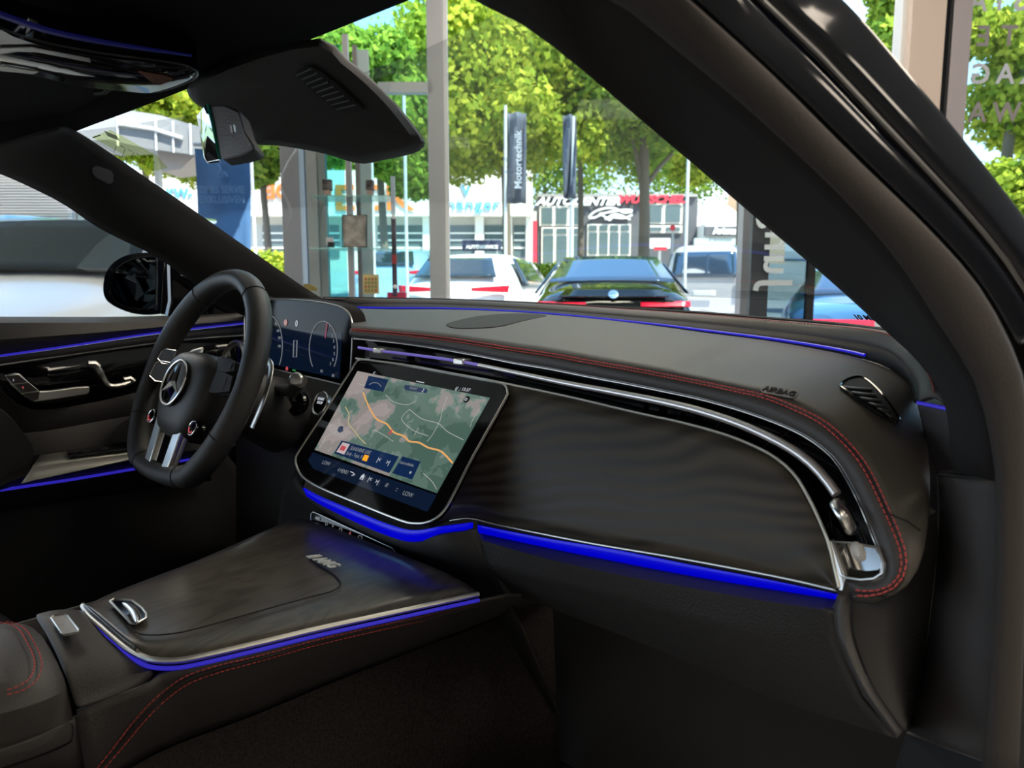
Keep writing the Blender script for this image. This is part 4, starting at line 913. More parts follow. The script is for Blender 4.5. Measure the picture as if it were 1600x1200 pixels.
# armrest ledge with silver switch panel
ar = obj('door_armrest', MB().grid([arA, dc_([(-60, 760), (0, 745), (36, 730), (120, 716), (210, 705), (330, 690)], .05), dc_([(-60, 780), (0, 760), (36, 745), (120, 732), (213, 717), (330, 700)], .095), dc_([(-60, 800), (0, 774), (60, 764), (120, 755), (220, 740), (330, 725)], .07), dc_([(-60, 830), (0, 800), (60, 790), (120, 780), (220, 765), (330, 750)], .02)]), M_leather, dr, solid=.004)
def spn(pts_a, pts_b, oa, ob, n=14): return [crv([dx(*q, oa) for q in pts_a], n), crv([dx(*q, ob) for q in pts_b], n)]
M_brush = mat('brushed_silver', (.85, .80, .70), .45, .55)
obj('silver_panel', MB().grid(spn([(64, 711), (120, 703), (208, 694.5), (250, 689)], [(50, 730), (120, 720), (211, 708), (250, 703)], .0, .10)), M_brush, ar, solid=.002)
obj('silver_lip', MB().grid(spn([(50, 731), (120, 721), (211, 709), (250, 704)], [(34, 755), (120, 736), (214, 716), (250, 710)], .101, .125)), M_brush, ar, solid=.002)
obj('switch_plate', MB().grid([[p+V((.0,0,.006)) for p in r] for r in spn([(103, 709), (160, 702), (209, 696), (250, 691)], [(109, 720), (160, 713), (210, 706), (250, 701)], .030, .092)]), M_gloss, ar, solid=.002)
for q in [(132, 713), (162, 709)]:
    c_ = dx(*q, .068); obj('window_switch', MB().lathe([(.014, 0), (.013, .003), (.009, .005), (.0001, .004)], frame(c_, (0, 1, .1), (-.5, 0, .9)), 20), M_dkmetal if False else M_gloss, ar)
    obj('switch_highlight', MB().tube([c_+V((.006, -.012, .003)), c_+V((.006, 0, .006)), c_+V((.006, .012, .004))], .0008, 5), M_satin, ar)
0 and obj('armrest_bright_edge', MB().tube(dc_([(36, 752), (52, 743), (120, 727), (211, 711), (230, 708)], .058), .0022, 6), M_satin, ar)
obj('ambient_line', MB().tube(dc_([(-60, 775), (0, 766), (60, 757), (120, 748), (220, 731), (330, 712)], .085), .0026, 6), M_blue2, dr)
# door pull bulge at the left edge
dp = [dx(*q, .06) for q in [(-60, 640), (-20, 650), (5, 640), (40, 680), (52, 700), (50, 726), (36, 750), (20, 763), (-20, 772), (-60, 775)]]
obj('door_pull', MB().prism(catmull(dp, 2, closed=True), (-.03, 0, 0)), M_soft, dr, bevel=.008)
# inner door handle
hA = [(8, 586), (26, 582.5), (31, 584), (47, 598), (62, 611), (80, 610), (120, 604.5), (140, 603.5), (141, 611), (138, 616), (80, 625), (54, 628), (40, 620), (20, 603)]
hd = obj('door_handle', MB().prism([dx(*q, .045) for q in hA], (-.01, 0, 0)), M_satin, dr, bevel=.002)
obj('lock_button_plate', MB().prism([dx(*q, .0465) for q in [(9, 588), (29, 586), (62, 612), (60, 624), (50, 627), (38, 617)]], (-.002, 0, 0)), M_soft, hd)
obj('plate_line', MB().tube([dx(16, 601, .047), dx(45, 597.5, .047)], .0007, 4), M_satin, hd)
obj('plate_line', MB().tube([dx(32, 615.5, .047), dx(64, 611, .047)], .0007, 4), M_satin, hd)
obj('lock_symbol', MB().tube([dx(21, 592, .048), dx(21, 596, .048)], .001, 4), M_whitedim, hd)
obj('lock_symbol', MB().tube([dx(36, 604, .048), dx(36, 607, .048)], .001, 4), M_redl, hd)
# seat adjuster
sA_ = obj('seat_switch', MB().tube(catmull([dx(*q, .040) for q in [(142, 569), (151, 573), (160, 587), (168, 600), (178, 603), (195, 600), (207, 594)]], 4), [.006]*8+[.0045]*9+[.005]*8, 8), M_satin, dr)
obj('switch_head', MB().tube([dx(137, 568, .042), dx(148, 568, .042), dx(154, 573, .042)], .0055, 8), M_satin, sA_)
obj('switch_head', MB().tube([dx(193, 593, .042), dx(203, 591, .042), dx(209, 596, .042)], .0055, 8), M_satin, sA_)
text('memory_icon', 'M 1 2', .012, M_whitedim, frame(dx(214, 570, .016), (0, 1, 0), (0, 0, 1)), dr, align='CENTER')
# door speaker
sk = [dx(*q, .02) for q in [(176, 690), (176, 680), (185, 665), (200, 655), (240, 640), (300, 635), (300, 690), (176, 692)]]
obj('speaker_grille', MB().prism(sk, (-.004, 0, 0)), mat('door_grille', (.03, .029, .028), .6, bump=1, bscale=1500), dr, bevel=.002)
# sail trim at mirror
sl_ = [dx(*q, .0) for q in [(266, 402), (300, 425), (380, 470), (420, 492), (262, 497), (268, 470)]]
obj('sail_trim', MB().prism(sl_, (-.02, 0, 0)), M_gloss, dr, bevel=.003)
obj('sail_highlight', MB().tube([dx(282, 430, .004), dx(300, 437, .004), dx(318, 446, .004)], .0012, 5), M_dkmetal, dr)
dg = MB().grid([dc_([(-60, 497), (0, 497), (150, 497), (268, 496)], -.012), [U(a_, b_, x=-.66) for a_, b_ in [(-60, 245), (-60, 245)]]*0 or crv([U(-60, 248, x=-.655), U(0, 270, x=-.655), U(150, 352, x=-.675), U(262, 410, x=-.70)], 24)])
struct(obj('window_2', dg, glassmat('side_glass', (.94, .97, .96), .03)), 'side window glass of the driver door')
# exterior mirror
em_ = thing('exterior_mirror', 'black exterior mirror outside the driver window with dark reflective glass', 'mirror', U(230, 490, x=-.93))
X2 = -.93
def ex(px, py, off=0): return U(px, py, x=X2+off)
mo = catmull([ex(*q) for q in [(163, 448), (168, 425), (182, 407), (205, 397), (240, 394.5), (262, 400), (270, 420), (272, 465), (262, 486), (235, 492), (205, 489), (178, 478), (166, 466)]], 3, closed=True)
mo_c = sum(mo, V())/len(mo)
obj('mirror_shell', MB().rings([[p.lerp(mo_c, .5)+V((-.02, .13, 0)) for p in mo], [p.lerp(mo_c, .12)+V((-.01, .08, 0)) for p in mo], mo, [p.lerp(mo_c, .05)+V((0, -.006, 0)) for p in mo]]), M_paint, em_)
mgl = catmull([ex(*q, .004) for q in [(178, 452), (182, 432), (194, 415), (215, 405), (240, 402), (249, 404), (250, 420), (249, 478), (243, 484), (215, 482), (190, 474), (180, 464)]], 3, closed=True)
mgl = [p+V((0, -.008, 0)) for p in mgl]
gq = obj('mirror_glass', MB().prism(mgl, (0, .004, 0)), mat('dark_mirror', (.40, .50, .55), .03, 1), em_)
obj('glass_frame', MB().tube(mgl, .0022, 6, closed=True), M_gloss, em_)
obj('mirror_foot', MB().prism([ex(*q, .08) for q in [(255, 405), (275, 405), (285, 490), (250, 492)]], (-.06, .05, 0)), M_gloss, em_, bevel=.004)
# seats glimpsed at the left and the bottom edge
s1 = thing('bucket_seat', 'dark driver seat cushion edge rising behind the centre console', 'seat', V((-.38, .1, .33)))
def seat(par, cx, y0):
    obj('seat_cushion', MB().rings([[V((cx+w*a_, y0+l*b_, z)) for a_, b_ in [(1, .6), (.9, .92), (.5, 1), (-.5, 1), (-.9, .92), (-1, .6), (-1, -1), (1, -1)]] for w, l, z in [(.20, .24, .40), (.235, .26, .50), (.23, .255, .56), (.17, .22, .585)]]), M_leather, par, sub=2)
    obj('seat_base', MB().box((cx-.18, y0-.22, .33), (cx+.18, y0+.2, .42)), M_black, par)
    obj('seat_bolster', MB().tube([V((cx+.19, y0-.25, .575)), V((cx+.195, y0, .595)), V((cx+.19, y0+.2, .575))], [.04, .045, .03], 12), M_leather, par)
seat(s1, -.40, .02)
s2 = thing('bucket_seat', 'dark passenger seat cushion edge at the bottom of the view', 'seat', V((.40, -.25, .33)))
seat(s2, .42, -.165)

# ================================================================== SHOWROOM AND STREET (street frame)
def sobj(name, mb, m, parent=None, **k):
    if isinstance(mb, MB): mb.v = [tuple(SFM @ V(p)) for p in mb.v]
    return obj(name, mb, m, parent, **k)
def sthing(name, label, cat, r, d, z=0, group=None): return thing(name, label, cat, SFM @ V((r, d, z)), YAW, group)
def pbox(x0, x1, yt, yb, d, dep, mb=None):     # box from pixel extents at distance d
    a_ = SP(x0, yt, d); b_ = SP(x1, yb, d); mb = mb or MB()
    return mb.box((min(a_.x, b_.x), d, min(a_.z, b_.z)), (max(a_.x, b_.x), d+dep, max(a_.z, b_.z)))
def vpost(px0, px1, d, dep, z0, z1, mb=None):
    py = 40 if px0 > 1400 else 450
    return (mb or MB()).box((sr(px0, d, py), d, z0), (sr(px1, d, py), d+dep, z1))
def sframe(px, py, d, mirror=False):
    o = SFM @ SP(px, py, d); return frame(o, -RH if mirror else RH, ZU)
M_tile_fl = mat('showroom_floor', (.42, .41, .39), .25, var=.05, vscale=2)
M_asph = mat('asphalt', (.34, .33, .31), .9, var=.15, vscale=1.5)
M_post = mat('aluminium_post', (.48, .48, .49), .5, .3)
M_cream = mat('cream_post', (.70, .57, .48), .6)
M_wpaint = mat('white_panel', (.85, .86, .85), .5)
M_ctower = mat('ceiling_white', (.7, .7, .68), .8)
struct(sobj('floor', MB().box((-14, -8, -.05), (12, 5.9, 0)).box((-14, 5.9, -.05), (-1.95, 7.3, 0)), M_tile_fl, smooth=False), 'showroom floor')
struct(sobj('ceiling', MB().box((-14, -8, 3.9), (12, 5.6, 4.1)).box((-14, 5.6, 3.9), (-1.95, 7.3, 4.1)), M_ctower, smooth=False), 'showroom ceiling')
struct(sobj('wall_back', MB().box((-14, -8.2, 0), (12, -8, 3.9)), mat('back_wall', (.45, .42, .38), .8), smooth=False), 'plain showroom wall behind the viewer')
for (lx, ly, lw) in ADDED_LAMPS:
    t = sthing('added_ceiling_light', 'unseen warm panel lamp added to the showroom ceiling '+lw, 'lamp', lx, ly, 3.85)  # lamps added out of sight to brighten and warm the dark interior
    sobj('lamp_housing', MB().box((lx-.62, ly-.62, 3.84), (lx+.62, ly+.62, 3.9)), M_wpaint, t, smooth=False)
    sobj('diffuser', MB().box((lx-.58, ly-.58, 3.82), (lx+.58, ly+.58, 3.84)), mat('lamp_diffuser', (.8, .8, .8), .5, emit=(1, .86, .70), es=LAMP_W*.35), t, smooth=False)
struct(sobj('wall_right_added', MB().box((12, -8, 0), (12.2, 1.5, 3.9)), mat('right_wall', (.50, .42, .36), .8), smooth=False), 'unseen cream wall added on the right to warm the reflections')  # wall added out of view so reflections turn less blue
# facade
D1 = 5.5
def post(name, px0, px1, d, dep, m, label, z1=3.9, z0=0):
    return struct(sobj(name, vpost(px0, px1, d, dep, z0, z1), m, bevel=.004, smooth=False), label)
post('trim_4', 672, 697, D1, .14, M_post, 'grey facade mullion in the middle of the windshield view')
post('trim_5', 697, 703, D1+.03, .05, M_wpaint, 'lit edge of the facade mullion painted as a white strip')  # white strip stands in for light on the mullion's edge
post('trim_6', 445, 474, D1, .14, mat('left_post', (.42, .40, .41), .5, .3), 'grey facade post at the left of the windshield view')
post('trim_7', 476, 484, D1+.2, .05, mat('dark_edge', (.08, .13, .18), .4), 'dark blue edge profile beside the left post', 3.0)
post('trim_8', 1424, 1478, 4.4, .2, M_cream, 'cream coloured facade column right of the car pillar')
post('trim_9', 1409, 1424, 4.45, .1, M_wpaint, 'white profile beside the cream column')
post('trim_10', 1489, 1519, 4.4, .12, mat('mauve_frame', (.40, .36, .37), .5), 'greyish window frame at the right')
post('trim_11', 1485, 1489, 4.4, .12, M_black, 'thin dark gasket beside the right window frame')
post('trim_12', 1157, 1176, 5.2, .12, mat('grey_door_frame', (.42, .41, .42), .4, .3), 'grey facade frame by the lettered glass door')
struct(sobj('trim_13', pbox(590, 676, 128, 144, D1, .08), mat('transom', (.6, .62, .62), .5, .2), smooth=False), 'horizontal facade transom')
struct(sobj('window_3', MB().box((sr(482, D1), D1+.06, 0), (sr(672, D1), D1+.065, 3.9)), glassmat('cyan_glass', (.80, .95, .94), .01, k=.18), smooth=False), 'slightly cyan facade glass left of the mullion')
struct(sobj('window_4', MB().box((sr(703, D1), D1+.06, 0), (sr(1157, D1), D1+.065, 3.9)), M_fglass, smooth=False), 'clear facade glass right of the mullion')
struct(sobj('window_5', MB().box((sr(1519, 4.4, 40), 4.45, 0), (sr(2000, 4.4), 4.455, 3.9)), glassmat('haze_glass', (.88, .93, .90), .1), smooth=False), 'facade glass carrying mirrored lettering')
# lettered glass door
dg_ = sthing('lettered_glass_door', 'tinted glass door panel with dark stiles and vertical white lettering, right of the van', 'door', sr(1220, 4.9), 4.9)
sobj('door_glass', MB().box((sr(1172, 4.9), 4.9, .1), (sr(1270, 4.9), 4.905, 2.2)), glassmat('tint_glass', (.42, .52, .56), .05), dg_, smooth=False)
sobj('door_stile', vpost(1172, 1200, 4.88, .05, .1, 2.2), mat('stile_dark', (.035, .045, .055), .4), dg_, smooth=False)
sobj('door_stile', vpost(1262, 1273, 4.88, .05, .1, 2.2), M_black, dg_, smooth=False)
jm = SFM @ SP(1212, 450, 4.86)
jm = frame(jm, ZU, RH)
text('door_lettering', 'Jung', .27, mat('letter_white', (.75, .84, .88), .5), jm, dg_, bold=.004, ext=.001, space=1.12)
# facade lettering (mirrored, read from outside)
wl_ = sthing('window_lettering', 'mirrored capital letters WA, AG and TE stuck on the facade glass at the upper right', 'lettering', sr(1560, 4.44), 4.44, 2.4)
m_l1 = mat('film_grey', (.30, .27, .27), .6); m_l2 = mat('film_pale', (.60, .62, .68), .6)
def gl(s, px, py, m): text('letter', s, .155, m, sframe(px, py, 4.43, True), wl_, align='CENTER', bold=.003, ext=.001)
for s, px, py, m in [('A', 1528, 3, m_l2), ('T', 1562, 2, m_l2), ('S', 1594, 2, m_l2), ('E', 1537, 58, m_l1), ('T', 1577, 57, m_l1), ('G', 1532, 117, m_l2), ('A', 1571, 117, m_l2), ('R', 1608, 117, m_l2), ('A', 1527, 177, m_l1), ('W', 1573, 177, m_l1)]: gl(s, px, py, m)
# display cabinet with glass shelves
cab = sthing('display_cabinet', 'tall glass display cabinet with grey back posts and two glass shelves', 'cabinet', sr(560, 4.6), 4.6)
M_cyan = glassmat('cab_glass', (.70, .90, .88), .06)
sobj('back_post', vpost(484, 500, 4.9, .05, .2, 2.6), mat('cab_grey', (.45, .46, .44), .5), cab, smooth=False)
sobj('back_post', vpost(503, 514, 4.92, .05, .2, 2.6), mat('cab_grey2', (.40, .40, .38), .5), cab, smooth=False)
sobj('side_glass', vpost(514, 543, 4.9, .01, .2, 2.6), glassmat('cab_side', (.55, .85, .86), .08), cab, smooth=False)
sobj('corner_post', vpost(545, 553, 4.7, .04, .2, 2.6), M_post, cab, smooth=False)
sobj('corner_post', vpost(560, 566, 4.9, .04, .2, 2.6), mat('brown_grey', (.22, .20, .19), .5), cab, smooth=False)
sobj('rear_strip', vpost(567, 584, 5.0, .02, .2, 2.6), mat('pale_strip', (.45, .55, .55), .4), cab, smooth=False)
for yy in (305, 387):
    c_ = SP(484, yy, 4.6); e_ = SP(608, yy, 4.6)
    sobj('glass_shelf', MB().box((c_.x, 4.6, c_.z-.006), (e_.x, 4.9, c_.z)), mat('shelf_glass', (.45, .75, .68), .1, alpha=.6), cab, smooth=False)
def sthing_box(name, label, cat, x0, x1, y0, y1, d, dep, m, extra=None):
    t = sthing(name, label, cat, SP((x0+x1)/2, y1, d).x, d, SP(x0, y1, d).z)
    sobj('body', pbox(x0, x1, y0, y1, d, dep), m, t, smooth=False, bevel=.003)
    if extra: extra(t)
    return t
sthing_box('framed_panel', 'large grey-brown framed picture standing on the lower glass shelf', 'picture', 535, 573, 336, 386, 4.58, .02, mat('brown_print', (.30, .27, .23), .6, var=.5, vscale=18), lambda t: sobj('picture_frame', MB().tube([SP(a_, b_, 4.575) for a_, b_ in [(535, 336), (573, 336), (573, 386), (535, 386)]], .004, 4, closed=True), M_black, t))
sthing_box('small_box', 'small dark printed box on the left of the upper glass shelf', 'box', 503, 517, 280, 297, 4.62, .05, mat('dark_box', (.10, .09, .09), .5, var=.9, vscale=30), lambda t: sobj('box_stand', pbox(506, 515, 297, 304, 4.62, .05), mat('box_tan', (.5, .35, .28), .6), t, smooth=False))
sthing_box('small_box', 'small dark printed box on the right of the upper glass shelf', 'box', 571, 583, 281, 297, 4.62, .05, mat('dark_box2', (.12, .10, .10), .5, var=.9, vscale=30), lambda t: sobj('box_stand', pbox(573, 582, 297, 304, 4.62, .05), mat('box_tan2', (.45, .33, .28), .6), t, smooth=False))
sthing_box('small_figure', 'small white ornament with dark foot on the left of the lower shelf', 'ornament', 509, 519, 371, 383, 4.62, .05, mat('orn_white', (.6, .58, .56), .6), lambda t: sobj('figure_foot', pbox(512, 520, 378, 386, 4.615, .05), M_black, t, smooth=False))
ya = sthing('yellow_calendar', 'yellow sheet with rows of small coloured squares behind the windshield bottom edge', 'calendar', SP(580, 460, 4.5).x, 4.5, SP(580, 460, 4.5).z)
sobj('sheet', pbox(567, 592, 429, 459, 4.5, .01), mat('yellow_sheet', (.72, .55, .22), .6), ya, smooth=False)
for i in range(4):
    for j in range(4): sobj('square', pbox(570+i*5.2, 573+i*5.2, 434+j*6, 438+j*6, 4.495, .005), mat('sq%d%d' % (i, j), random.choice([(.25, .3, .12), (.5, .15, .1), (.3, .25, .12)]), .6), ya, smooth=False)
# dark figure strip (hanging ribbon display)
rbn = sthing('slim_display_stand', 'slim dark vertical stand with pale upper half and red patches in the cabinet', 'stand', SP(615, 460, 4.4).x, 4.4, SP(615, 463, 4.4).z)
sobj('stand_pole', pbox(611, 620, 340, 463, 4.4, .03), mat('stand_dark', (.07, .06, .08), .5, var=.6, vscale=12), rbn, smooth=False)
sobj('pale_sleeve', pbox(610, 617, 275, 335, 4.4, .03), mat('stand_pale', (.55, .65, .75), .5), rbn, smooth=False)
sobj('red_patch', pbox(612, 620, 398, 412, 4.395, .005), mat('stand_red', (.35, .04, .05), .5), rbn, smooth=False)
for q in [(615, 339), (617, 448)]:
    p_ = SFM @ SP(q[0], q[1], 4.38); obj('round_knob', MB().lathe([(.0001, -.01), (.012, -.006), (.012, .006), (.0001, .01)], frame(p_, RH, ZU), 14), M_wpaint, rbn)
sobj('red_base', pbox(605, 634, 457, 466, 4.42, .05), mat('base_red', (.6, .05, .12), .5), rbn, smooth=False)
# yellow leaf on the windshield corner
yl = thing('yellow_tag', 'small yellow tag at the lower left corner of the windshield', 'tag', U(484, 450, y=.93))
obj('tag_plate', MB().prism(catmull([U(a_, b_, y=.93) for a_, b_ in [(474, 444), (484, 444), (494, 449), (494, 454), (483, 454), (476, 450)]], 2, closed=True), (0, .001, 0)), mat('tag_yellow', (.50, .36, .06), .6), yl)

# ---------------------------------------------------------------- ground, street
gz = lambda d: 0.0 if d < 10 else (d-10)/40*2.55
grd = MB().grid([[V((-60, d, gz(d)-.02)), V((60, d, gz(d)-.02))] for d in (5.9, 8, 10, 14, 20, 30, 40, 50, 70, 120)])
struct(sobj('ground', grd, M_asph), 'pale sunlit asphalt rising gently to the far side of the street')
# hedges
def leafmat(name, c1, c2, c3):
    m = bpy.data.materials.new(name); m.use_nodes = True; t = m.node_tree; t.nodes.clear()
    o = N(t, 'ShaderNodeOutputMaterial'); d = N(t, 'ShaderNodeBsdfDiffuse'); tr = N(t, 'ShaderNodeBsdfTranslucent'); mx_ = N(t, 'ShaderNodeMixShader'); mx_.inputs[0].default_value = .45
    g = N(t, 'ShaderNodeNewGeometry'); r = N(t, 'ShaderNodeValToRGB')
    r.color_ramp.elements[0].color = (*c1, 1); r.color_ramp.elements[1].color = (*c3, 1); q = r.color_ramp.elements.new(.5); q.color = (*c2, 1)
    t.links.new(g.outputs['Random Per Island'], r.inputs[0])
    t.links.new(r.outputs[0], d.inputs[0]); t.links.new(r.outputs[0], tr.inputs[0])
    t.links.new(d.outputs[0], mx_.inputs[1]); t.links.new(tr.outputs[0], mx_.inputs[2]); t.links.new(mx_.outputs[0], o.inputs[0])
    return m
LEAF = leafmat('leaf_green', (.12, .24, .04), (.26, .42, .06), (.50, .60, .09))
LEAF2 = leafmat('leaf_yellowgreen', (.20, .32, .04), (.42, .52, .06), (.68, .70, .10))
M_bark = mat('bark', (.16, .13, .10), .9, bump=.6, bscale=20)
def leaves(blobs, n, size, shell=.55):
    mb = MB(); vs = []; fs = []
    tot = sum(b_[3]**2 for b_ in blobs)
    for (x, y, z, r, fz) in blobs:
        for _ in range(int(n*r*r/tot)):
            u = V((random.gauss(0, 1), random.gauss(0, 1), random.gauss(0, 1))).normalized()
            rad_ = r*(random.random()**.4)
            p = V((x, y, z)) + V((u.x*rad_, u.y*rad_, u.z*rad_*fz))
            a_ = V((random.gauss(0, 1), random.gauss(0, 1), random.gauss(0, 1))).normalized(); b_ = a_.cross(u+V((.01, .02, .03))).normalized()
            s = size*(.6+.8*random.random()); i = len(vs)
            vs += [p+a_*s, p+b_*s*.6, p-a_*s, p-b_*s*.6]; fs.append((i, i+1, i+2, i+3))
    mb.v = [tuple(v) for v in vs]; mb.f = fs; return mb
def tree(px, d, ztop, zbot, wpx, n, lab, leafm=LEAF, size=.16, trunk=True, branches=(), tr=.13):
    g0 = gz(d); x = sr(px, d); w = wpx/FPX*d/2
    t = sthing('street_tree', lab, 'tree', x, d, g0)
    H = ztop-zbot; bl = []
    nb = max(10, int(16*w*H/12))
    for k in range(nb):
        rr__ = random.uniform(.16, .30)*min(2*w, H)
        bl.append((x+random.uniform(-1, 1)*(w-rr__*.7), d+random.uniform(-1, 1)*min(w, 2.5), zbot+rr__*.8+random.random()*max(.1, H-rr__*1.6), rr__, .8))
    m = leaves(bl, int(n*2.4), size*.72); sobj('crown', m, leafm, t, smooth=False)
    if trunk:
        pts = [V((x+.04*sin(k), d, g0-.1+(zbot+H*.55-g0)*k/6)) for k in range(7)]
        sobj('trunk', MB().tube(pts, [tr*(1.15-.08*k) for k in range(7)], 10), M_bark, t)
        for (bx, bz, ex_, ez_) in branches:
            a_ = SP(bx, bz, d); b_ = SP(ex_, ez_, d)
            sobj('branch', MB().tube([a_, a_.lerp(b_, .5)+V((.0, 0, .1)), b_], [.09, .07, .05], 8), M_bark, t)
    return t
def zt(py, d): return SP(800, py, d).z
tree(790, 21, zt(-60, 21), zt(335, 21)+.6, 330, 13000, 'leafy street tree left of centre with dark thin trunk behind the flag poles', LEAF2, .15, tr=.12)
tree(1003, 23, zt(-60, 23), zt(290, 23)+.3, 330, 15000, 'leafy street tree with forked pale trunk in front of the car shop', LEAF, .16, branches=[(1003, 300, 1055, 235), (1003, 290, 985, 200)], tr=.17)
tree(600, 18, zt(40, 18), zt(310, 18), 200, 9000, 'street tree crown seen behind the facade transom', LEAF, .13, tr=.1)
tree(905, 30, zt(20, 30), zt(262, 30), 320, 9000, 'pale green tree further back between the two flag poles', LEAF2, .2, tr=.12)
tree(1150, 30, zt(120, 30), zt(285, 30), 260, 8000, 'bright green tree right of the forked trunk over the low building', LEAF2, .2, tr=.12)
tree(420, 20, zt(120, 20), zt(310, 20), 150, 4500, 'green tree crown left of the cabinet behind the white pole', LEAF, .15, tr=.1)
tree(240, 24, zt(60, 24), zt(300, 24), 300, 8000, 'sunlit yellow-green tree above the grey canopy on the left', LEAF2, .18, tr=.12)
tree(1560, 11, zt(-60, 11), zt(420, 11), 330, 12000, 'dense sunlit tree behind the mirrored window lettering', LEAF2, .09, tr=.1)
tree(1380, 16, zt(-60, 16), zt(250, 16), 170, 5000, 'tree crown seen between the black car pillar and the white profile', LEAF, .12, tr=.1)
for k, (a_, b_, dd) in enumerate([(500, 20, 40), (700, 0, 42), (850, 60, 44), (1080, 60, 44), (1300, 40, 40), (330, 100, 38)]):
    dd = dd+22+(k % 2)*8; tree(a_, dd, zt(b_, dd), zt(350, dd), 250, 5500, ['distant tree behind the cabinet bay', 'distant tree behind the middle mullion', 'distant tree above the white fascia end', 'distant tree above the black car shop', 'distant tree right of the car pillar', 'distant tree above the blue banner'][k], LEAF, .3, tr=.15)
for px, w_, d, h_, lab in [(430, 60, 12, .7, 'clipped green hedge at the foot of the left facade post'), (860, 90, 34, .5, 'low green hedge strip between white car and black coupe')]:
    x = sr(px, d); zb = gz(d); hd_ = sthing('hedge', lab, 'hedge', x, d, zb)
    w2 = w_/FPX*d/2; bb = [(x-w2+2*w2*k/5, d, zb+h_*.6 + (1.07 - .0 if px == 430 else 0)*0, h_*.7, 1.1) for k in range(6)]
    if px == 430: bb = [(p[0], p[1], SP(430, 410, 12).z-.25, .42, 1.1) for p in bb]; sobj('stems', MB().box((x-w2, d-.2, 0), (x+w2, d+.2, .9)), M_bark, hd_)
    sobj('foliage', leaves(bb, 2500, .06 if px == 430 else .12), LEAF2, hd_, smooth=False)

# ---------------------------------------------------------------- buildings
M_wall = mat('white_wall', (.85, .83, .76), .8, var=.03, vscale=1); M_bgrey = mat('grey_cladding', (.10, .10, .11), .6, var=.1, vscale=1)
M_winp = mat('dark_pane', (.10, .14, .15), .1); M_frame = mat('cream_frame', (.75, .70, .62), .6)
M_sred = mat('sign_red', (.75, .04, .07), .5); M_swhite = mat('sign_white', (.9, .9, .9), .5); M_sor = mat('sign_orange', (.85, .22, .04), .5); M_sblue = mat('sign_blue', (.12, .42, .62), .5)
DB = 46
wb_ = sthing('white_hall', 'long white hall with orange and blue fascia lettering across the street on the left', 'building', sr(540, DB), DB, gz(DB))
gb = zt(413, DB)-.3
sobj('wall', pbox(170, 838, 330, 440, DB+.6, 6), mat('hall_lower', (.50, .49, .45), .8), wb_, smooth=False)
sobj('fascia', pbox(165, 832, 266, 337, DB-.4, 7), M_wall, wb_, smooth=False)
for (x0, x1) in [(410, 447), (490, 530), (590, 660), (703, 742), (757, 790), (803, 820)]:
    w = sobj('window', pbox(x0, x1, 352, 402, DB+.5, .15), M_winp, wb_, smooth=False)
    for yy in (363, 374, 386): sobj('glazing_bar', pbox(x0, x1, yy, yy+2.5, DB+.42, .1), M_wall, w, smooth=False)
for (x0, x1) in [(447, 456), (660, 672), (742, 756), (790, 800)]: sobj('pier', pbox(x0, x1, 335, 405, DB+.2, .6), M_wall, wb_, smooth=False)
sobj('red_stripe', pbox(832, 839, 345, 410, DB+.1, .3), M_sred, wb_, smooth=False)
sobj('end_pier', pbox(822, 832, 300, 412, DB+.1, .5), M_wall, wb_, smooth=False)
def btext(nm, s, px, py, hpx, m, par, d, shear=0, sx=1, bold=.03, align='CENTER', space=1):
    text(nm, s, hpx/FPX*d*1.4, m, sframe(px, py, d), par, ext=.03, bold=bold, shear=shear, sx=sx, align=align, space=space)
btext('fascia_lettering', 'ECK', 583, 311, 37, M_sor, wb_, DB-.5, bold=.05, sx=1.25)
btext('fascia_lettering', 'hänger', 698, 320, 17, M_sblue, wb_, DB-.5, align='LEFT', sx=1.12, bold=.012, space=1.12)
btext('fascia_lettering', 'V', 728, 298, 16, M_sblue, wb_, DB-.5)
btext('fascia_lettering', 'LKW-', 300, 303, 14, M_sblue, wb_, DB-.5, align='RIGHT')
btext('fascia_lettering', 'EICK', 440, 300, 22, M_sor, wb_, DB-.5, bold=.04)
sg = sthing('dark_street_sign', 'long dark blue sign board on posts above the white car roof', 'sign', sr(755, 30), 30, gz(30))
sobj('board', pbox(722, 783, 375, 392, 30, .08), mat('sign_navy', (.05, .06, .12), .5), sg, smooth=False)
sobj('post', pbox(727, 729, 390, 430, 30, .08), M_post, sg, smooth=False); sobj('post', pbox(776, 778, 390, 430, 30, .08), M_post, sg, smooth=False)
btext('sign_lettering', 'AUTOSERVICE', 753, 386, 5, M_swhite, sg, 29.9, bold=.01, sx=1.1)
# car shop
cs = sthing('car_shop', 'grey-black car shop with white and red roof sign and cream framed windows', 'building', sr(960, 50), 50, gz(50))
D2 = 50
sobj('wall', pbox(841, 1087, 305, 415, D2+.3, 8), M_bgrey, cs, smooth=False)
sobj('roof_edge', pbox(840, 1090, 303, 307, D2, 8.5), mat('edge_grey', (.35, .33, .31), .6), cs, smooth=False)
def winblock(x0, x1, y0, y1, n, par, split=None):
    fr = sobj('window', pbox(x0, x1, y0, y1, D2+.1, .3), M_frame, par, smooth=False)
    for k in range(n):
        a_ = x0+(x1-x0)*(k+.14)/n; b_ = x0+(x1-x0)*(k+.88)/n
        if split: sobj('pane', pbox(a_, b_, y0+2, split-1.5, D2+.02, .1), M_winp, fr, smooth=False); sobj('pane', pbox(a_, b_, split+1.5, y1-3, D2+.02, .1), M_winp, fr, smooth=False)
        else: sobj('pane', pbox(a_, b_, y0+3, y1-3, D2+.02, .1), M_winp, fr, smooth=False)
winblock(843, 911, 322, 353, 3, cs); winblock(846, 909, 355, 415, 3, cs, 367); winblock(918, 985, 350, 400, 4, cs, 362)
winblock(1008, 1066, 318, 350, 2, cs); winblock(1008, 1066, 352, 364, 2, cs)
